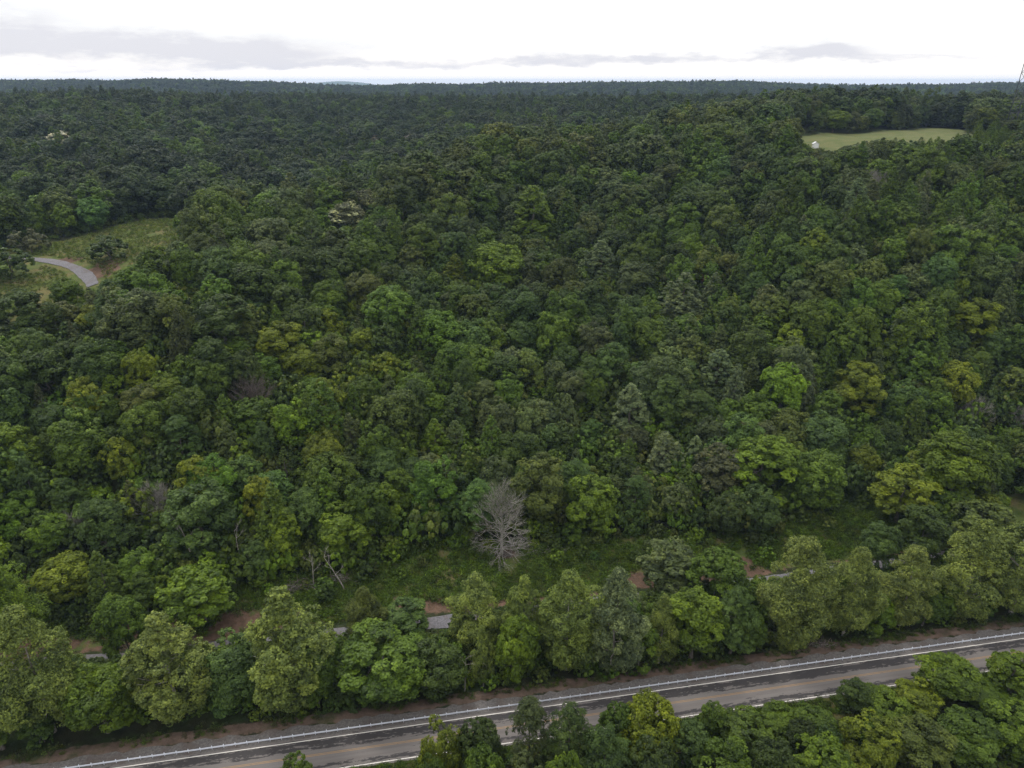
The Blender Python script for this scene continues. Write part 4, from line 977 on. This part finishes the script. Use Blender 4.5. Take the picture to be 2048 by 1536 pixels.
weeds('verge_weeds', np.column_stack(from_st(vs[:, 0], vs[:, 1])), .35, .8, ['mid', 'olive', 'dark', 'brown'], 'scattered weeds along the foot of the roadside trees')
vs = np.column_stack([rng.uniform(-120, 180, 5200), rng.uniform(83.2, 86.6, 5200)])
weeds('roadside_grass', np.column_stack(from_st(vs[:, 0], vs[:, 1])), .4, .9, ['olive', 'mid', 'mid', 'dark'], 'low grass between near lane and near thicket')

# ------------------------------------------------------------------ dead trees, bushes, brush
def branches(r_, segs, p, d, ln, r0, depth, spread=.55, upb=.12, kids=(3, 6)):
    k = 3; q = p; dd = d
    for i in range(k):
        dd = unit(dd + r_.normal(0, .12, 3) + [0, 0, upb * .4]); e = q + dd * ln / k
        segs.append((q, e, r0 * (1 - .25 * i), r0 * (1 - .25 * (i + 1)))); q = e
        if depth > 0 and i > 0 or (depth > 1 and i == 0 and r_.random() < .4):
            for _ in range(int(r_.integers(*kids)) // (2 if i == 1 else 1)):
                nd = unit(dd + spread * rdirs(r_, 1)[0] * 1.3 + [0, 0, upb])
                branches(r_, segs, q, nd, ln * r_.uniform(.45, .7), max(.022, r0 * .45), depth - 1, spread, upb, kids)
def dead_tree(u, v, h, label, seed, style, Rr=None, mt=M_DEAD, leaves=False, at=None):
    x, y = at or place(u, v, 0); r_ = np.random.default_rng(seed)
    root = thing('dead_tree', label, 'dead tree', (x, y, terr1(x, y) - .2), 0, 'bare dead trees')
    trunk, segs = [], []; n = 7; p = np.array([0, 0, 0.0]); pts = [p]
    for i in range(n):
        p = p + np.array([r_.normal(0, .12), r_.normal(0, .12), h * (.85 if style == 'fan' else .45) / n]); pts.append(p)
    r0 = h * .02
    for i in range(n): trunk.append((pts[i], pts[i + 1], r0 * (1 - .11 * i) * (1.3 if i == 0 else 1), r0 * (1 - .11 * (i + 1))))
    nb = 72 if style == 'fan' else 36
    for j in range(nb):
        f = (j + .5) / nb; i = min(n - 1, int((.12 + .86 * f) * n)) if style == 'fan' else int(r_.integers(3, n)); q = pts[i]
        a = j * 2.4 + r_.normal(0, .3)
        if style == 'fan': el_ = -.35 + 1.5 * f + r_.normal(0, .12); ln = h * (.235 - .07 * abs(f - .4)) * r_.uniform(.85, 1.15)
        else: el_ = r_.uniform(.35, 1.4); ln = h * .42 * r_.uniform(.8, 1.15)
        d = np.array([math.cos(a) * math.cos(el_), math.sin(a) * math.cos(el_), math.sin(el_)])
        branches(r_, segs, q, d, ln, max(.055, r0 * .32), 2, .5, .03 if style == 'fan' and f < .5 else .14)
    V, L = tubes(trunk, 7); link('trunk', new_mesh('dead_trunk', V, 4, L, mt, True), root)
    V, L = tubes(segs, 3); link('branches', new_mesh('dead_branches', V, 4, L, mt, True), root)
    if leaves:
        idx = r_.choice(len(segs), 3600); P = np.array([segs[i][1] for i in idx]); P = P[(P[:, 2] > h * (.5 + .25 * r_.normal(0, 1, len(P))))]; P += r_.normal(0, .25, P.shape)
        c = link('leaves', leaf_mesh('sparse_leaves', P, rdirs(r_, len(P)), .30, np.clip(r_.normal(.5, .2, len(P)), 0, 1)), root); c['tint'] = [.075, .10, .03]
    return root
dead_tree(1004, 1112, 18.5, 'big bare grey tree with fanned drooping branches at the forest edge', 5, 'fan', leaves=True)
dead_tree(1945, 850, 9.5, 'bare grey fan of branches standing on the right slope', 8, 'vase', at=place(1945, 838, 3.5))
dead_tree(2042, 850, 7.5, 'bare grey crown cut off by the right edge of the picture', 9, 'vase', at=place(2044, 846, 3.0))
dead_tree(310, 1010, 9, 'small bare forked tree above the leaning tree with bare trunk', 10, 'vase', at=place(312, 975, 9.0))
dead_tree(150, 1060, 8, 'thin bare tree at the left of the large blue green tree', 11, 'vase', at=place(152, 1030, 8.0))
dead_tree(495, 790, 10, 'dry brown twiggy crown among the trees of the left slope', 12, 'vase', at=place(497, 752, 11), mt=M_BROWNWOOD)
dead_tree(1560, 330, 10, 'pale bare branches in the dark wood just below the hilltop field', 13, 'vase', at=place(1750, 330, 13))
dead_tree(720, 395, 10, 'bare pale stems beside the cream flowering tree', 14, 'vase', at=place(706, 368, 14), mt=M_PALEBARK)
dead_tree(810, 560, 12, 'grey bare tree high on the far ridge slope', 15, 'vase', at=place(757, 222, 15))
# leaning bare stems at the edge above the dirt bank
def stem(u, v, h, lean, label, seed, r0=.16):
    x, y = place(u, v, 0); r_ = np.random.default_rng(seed); root = thing('bare_stem', label, 'bare stem', (x, y, terr1(x, y) - .2), 0, 'bare stems at the forest edge')
    pts = [np.array([lean * (f ** 1.2) * h, r_.normal(0, .1), h * f]) for f in np.linspace(0, 1, 7)]
    segs = [(pts[i], pts[i + 1], r0 * (1 - .13 * i), r0 * (1 - .13 * (i + 1))) for i in range(6)]
    tw = []
    for _ in range(5):
        i = int(r_.integers(3, 7)); branches(r_, tw, pts[i], unit(np.array([r_.normal(0, .6), r_.normal(0, .6), .8])), h * .2, r0 * .4, 1)
    V, L = tubes(segs, 6); link('trunk', new_mesh('bare_trunk', V, 4, L, M_PALEBARK, True), root)
    V, L = tubes(tw, 3); link('branches', new_mesh('bare_twigs', V, 4, L, M_PALEBARK, True), root)
stem(690, 1182, 9, -.42, 'pale bare stem leaning left out of the right brush heap', 31)
stem(628, 1176, 9, .06, 'upright pale stem beside the long brush pile', 32, .14)
stem(488, 1150, 12, -.03, 'tall thin upright stem left of the brush piles', 33, .13)
stem(662, 1150, 8, -.02, 'thin pale stem behind the leaning one', 34, .1)
stem(752, 1378 - 0, 7, .05, 'thin pale sapling stem by the shoulder under the broad roadside tree', 35, .1)
stem(930, 1385, 8, .04, 'slim pale stem on the bank left of the narrow sycamore', 36, .12)
stem(395, 1140, 13, -.16, 'long pale trunk leaning under the large bluish tree', 37, .32)
def brush(u, v, ln, wd, hgt, n, label, seed, rz=0.0, mt=M_BROWNWOOD):
    x, y = place(u, v, 0); r_ = np.random.default_rng(seed); root = thing('brush_pile', label, 'brush pile', (x, y, terr1(x, y) - .1), rz, 'heaps of cut brush')
    for nm, m2, cnt_ in (('branches', mt, n), ('pale_branches', M_DEAD, n // 4)):
        segs = []
        for _ in range(cnt_):
            c = np.array([r_.normal(0, ln * .3), r_.normal(0, wd * .3), 0]); c[2] = hgt * abs(r_.normal(.4, .3)) * math.exp(-(c[0] / ln) ** 2 * 3)
            a = r_.normal(0, .9); d = np.array([math.cos(a), math.sin(a), r_.normal(0, .3)]); l2 = r_.uniform(.6, 2.4); rr = r_.uniform(.02, .07)
            m1 = c + d * l2 * .5; segs += [(c - d * l2 * .5, m1, rr, rr * .7), (m1, m1 + unit(d + r_.normal(0, .3, 3)) * l2 * .4, rr * .7, rr * .3)]
        V, L = tubes(segs, 4); link(nm, new_mesh(nm, V, 4, L, m2, True), root)
brush(600, 1178, 8, 3.0, 1.8, 170, 'long dark brush pile on the forest edge above the dirt bank', 51, .3)
brush(560, 1200, 5, 3, 1.3, 110, 'reddish brown brush heap just below the long dark pile', 52)
brush(675, 1160, 5, 3, 1.4, 110, 'brush heap under the leaning pale stem', 53)
brush(335, 1190, 6, 3, 1.6, 130, 'brush pile on the bank left of the pointed green tree', 54, .2)
brush(1090, 1107, 14, 1.6, .8, 90, 'long low line of fallen branches right of the big bare tree', 55, .1, M_DEAD)
brush(1010, 1112, 4, 2, 1.0, 80, 'reddish brush at the foot of the big bare tree', 56)
brush(1640, 1292, 4, 1.6, .9, 70, 'dry brush beside the shoulder under the large yellowish sycamore', 57)

def bush(u, v, h, Rr, tint, label, var=1):
    x, y = place(u, v, 0); t_ = add_tree(SH, x, y, h, Rr, tint, label, None, var=var); t_['group'] = 'dark bushes in the meadow'; i_ = len(TREES) - 1
    return tree_object(t_, i_)
bush(66, 505, 8.5, 6.2, 'brown', 'brownish cedar bush beyond the straight part of the meadow track', 0)
bush(218, 520, 9.0, 6.6, 'dark', 'dark bush in the middle of the meadow right of the track', 2)
bush(22, 556, 9.5, 7.6, 'dark', 'dark bush at the left edge in front of the meadow track', 0)
# flowering and rusty trees far up the ridge
M_FLOWER = leaf_material('blossom', .15)
def flowering(u, vtop, wpx, h, tint, ftint, label, share=.7):
    x, y = place(u, vtop, h); z = terr1(x, y); _, _, d = proj(x, y, z + h); Rr = wpx / F_PX * d
    cm, tm, H0, R0 = KINDS[B][int(u) % 6]; root = thing('flowering_tree', label, 'tree', (x, y, z - .2), u * .1, 'trees with pale or rusty crowns')
    root.scale = (Rr / R0, Rr / R0, h / H0)
    c = link('crown', MID[B][int(u) % 6][0], root); c['tint'] = list(tint); link('trunk', tm, root)
    r_ = np.random.default_rng(int(u)); P, N, var = crown_points(r_, lobes_round(r_, H0 + .5, R0 * 1.06, 5), int(3600 * share), up=.7)
    k = (P[:, 2] > H0 * (.3 if share > .9 else .45)); f = link('blossom', leaf_mesh('blossom', P[k], N[k], .7, var[k], .8, M_FLOWER), root); f['tint'] = list(ftint)
flowering(113, 264, 21, 17, (.12, .13, .07), (.42, .41, .28), 'whitish flowering tree standing out on the far left slope', 1.0)
flowering(690, 404, 32, 13, (.10, .11, .05), (.22, .24, .11), 'cream flowering tree on the crest left of centre', .55)
flowering(732, 378, 20, 12, (.09, .1, .045), (.19, .21, .09), 'smaller cream flowering tree just above the first one', .4)
flowering(296, 258, 17, 15, (.07, .09, .035), (.24, .24, .13), 'pale tinged tree on the far left slope right of the whitish one', .4)
flowering(810, 270, 19, 16, (.12, .10, .08), (.25, .22, .18), 'mauve grey tree in the dip behind the crest', .8)
flowering(749, 272, 13, 15, (.1, .085, .055), (.2, .17, .11), 'brownish narrow tree left of the mauve grey one', .6)
flowering(121, 320, 10, 11, (.09, .06, .05), (.13, .075, .06), 'rusty red tree under the whitish flowering tree', .7)
flowering(1415, 538, 9, 11, (.1, .07, .05), (.16, .09, .07), 'small rusty crown beside the silvery spire', .6)

# ------------------------------------------------------------------ guardrail along the far side of the road
prof = [(0, .0), (-.05, .03), (-.05, .09), (.02, .13), (.02, .18), (-.05, .22), (-.05, .28), (0, .31), (.012, .31), (-.035, .285), (-.035, .22), (.035, .185), (.035, .125), (-.035, .085), (-.035, .03), (.012, .0)]
rail_me = prism_mesh('rail', prof, 3.79, M_STEEL)
post_me = prism_mesh('post', [(-.05, -.9), (.05, -.9), (.05, .88), (-.05, .88)], .1, M_STEEL)
GS0, GS1 = -125.0, 200.0
x, y = from_st(GS0, 94.75); gr = thing('guardrail', 'galvanised steel guardrail running along the far edge of the road', 'guardrail', (x, y, 0.0), RD_A)
blk_me = prism_mesh('spacer_block', [(-.09, -.16), (.06, -.16), (.06, .16), (-.09, .16)], .14, M_STEEL)
for i in range(int((GS1 - GS0) / 3.81)):
    o = link('rail', rail_me, gr); o.location = (i * 3.81, -.16, .50)
    for j in range(2):
        px = i * 3.81 + j * 1.905 + .02
        o = link('post', post_me, gr); o.location = (px, .0, 0)
        b2 = link('spacer_block', blk_me, o); b2.location = (-.02, -.06, .64)

# ------------------------------------------------------------------ white shed at the hilltop field
x, y = place(1631, 298, 0); sh = thing('shed', 'small white metal shed at the edge of the hilltop field', 'shed', (x, y, terr1(x, y) - .1), R(78)); sh.scale = (.72, .72, .72)
def box_me(name, x0, x1, y0, y1, z0, z1, mt):
    V = [(a, b_, c) for c in (z0, z1) for a, b_ in ((x0, y0), (x1, y0), (x1, y1), (x0, y1))]
    F = [(0, 3, 2, 1), (4, 5, 6, 7), (0, 1, 5, 4), (1, 2, 6, 5), (2, 3, 7, 6), (3, 0, 4, 7)]
    me = bpy.data.meshes.new(name); me.from_pydata(V, [], F); me.materials.append(mt); me.update(); return me
wall_me = prism_mesh('wall', [(-1.8, 0), (1.8, 0), (1.8, 3.0), (0, 4.1), (-1.8, 3.0)], 5.0, M_SHEDWALL)
link('wall', wall_me, sh)
link('roof', prism_mesh('roof', [(-2.1, 2.85), (0, 4.13), (2.1, 2.85), (2.1, 2.95), (0, 4.25), (-2.1, 2.95)], 5.5, M_SHEDROOF), sh).location = (-.25, 0, 0.0)
dr = link('door', box_me('door', 5.003, 5.04, -.8, .8, .05, 2.3, M_SHEDDOOR), sh); link('handle', box_me('handle', 5.041, 5.09, .5, .58, 1.0, 1.2, M_STEEL), dr)

# ------------------------------------------------------------------ lattice power pylon at the right edge
x, y = PYLON
py = thing('power_pylon', 'dark steel lattice power pylon cut by the right edge of the picture', 'pylon', (x, y, terr1(x, y) - .5), R(12))
HB, HP = 3.2, 42.0
def leg_pt(sx, sy, z): k_ = HB * (1 - z / HP) + 2.3 * z / HP; return np.array([sx * k_, sy * k_, z])
for sx, sy in ((-1, -1), (1, -1), (1, 1), (-1, 1)):
    V, L = tubes([(leg_pt(sx, sy, 0), leg_pt(sx, sy, HP), .34, .22)], 4); link('leg', new_mesh('leg', V, 4, L, M_PYLON), py)
lev = [0, 6, 12, 17.5, 23, 28, 33, 37.5, HP]
for a_, b_ in (((-1, -1), (1, -1)), ((1, -1), (1, 1)), ((1, 1), (-1, 1)), ((-1, 1), (-1, -1))):
    segs = []
    for z0, z1 in zip(lev[:-1], lev[1:]):
        segs += [(leg_pt(*a_, z0), leg_pt(*b_, z1), .13, .13), (leg_pt(*b_, z0), leg_pt(*a_, z1), .13, .13), (leg_pt(*a_, z1), leg_pt(*b_, z1), .09, .09)]
    V, L = tubes(segs, 4); link('bracing', new_mesh('bracing', V, 4, L, M_PYLON), py)
for z in (37.0, 41.5):
    segs = [((-5.0, 0, z), (5.0, 0, z), .14, .14)] + [((s1 * 5.0, 0, z), (s1 * 2.3, s2 * 2.3, z + 1.9 if z < 38 else z), .09, .09) for s1 in (-1, 1) for s2 in (-1, 1)]
    V, L = tubes([(np.array(p), np.array(q), a_, b_) for p, q, a_, b_ in segs], 4); link('crossarm', new_mesh('crossarm', V, 4, L, M_PYLON), py)

# ------------------------------------------------------------------ far pale hills and the air
def far_hill(cx, yy, wdt, z, label):
    n = 40; V = []; V2_ = np.linspace(-1, 1, n)
    for j, dy_ in enumerate(np.linspace(-1, 1, 13)):
        for q in V2_: V.append((cx + q * wdt, yy + dy_ * wdt * .7, -10 + (z + 10) * max(0, (1 - q * q)) ** 1.3 * max(0, 1 - dy_ * dy_) + 6 * float(vnoise(np.array([q * 6]), np.array([dy_ * 3]), int(cx) % 17)[0])))
    i2 = np.arange(12)[:, None] * n + np.arange(n - 1)[None]; q_ = np.stack([i2, i2 + 1, i2 + n + 1, i2 + n], -1).reshape(-1)
    link('hills', new_mesh('hills', V, 4, q_, M_FARHILL, True), kind='structure', label=label)
M_FARHILL, t, b, o = mat('distant_woodland'); g = t.n('ShaderNodeNewGeometry'); t.L.new(t.mix(t.noise(g.outputs['Position'], .01, 5), (.03, .05, .02), (.06, .085, .035)), b.inputs['Base Color']); b.inputs['Roughness'].default_value = 1
for (u, yy, wd, v, lb) in ((20, 8500, 1500, 160, 'faint pale hill on the horizon far left'), (212, 8500, 700, 160, 'faint pale hill behind the left ridge'), (680, 8800, 800, 163, 'pale wooded hill in the gap of the far ridge'), (400, 9000, 2000, 161, 'long faint hill behind the left ridge')):
    kx, kz = ray(u, v); far_hill(kx * yy, yy, wd, CAM_H + kz * yy, lb)
hm = bpy.data.materials.new('haze'); hm.use_nodes = True; h_ = NT(hm.node_tree); h_.N.clear(); ho = h_.n('ShaderNodeOutputMaterial'); pv = h_.n('ShaderNodeVolumePrincipled')
pv.inputs['Color'].default_value = (.52, .70, 1.0, 1); pv.inputs['Density'].default_value = 0.00007; pv.inputs['Anisotropy'].default_value = 0.2
h_.L.new(pv.outputs[0], ho.inputs['Volume'])
link('haze', box_me('haze', -16000, 16000, -6500, 14500, -80, 139, hm), kind='stuff', label='thin bluish summer haze over the hills')
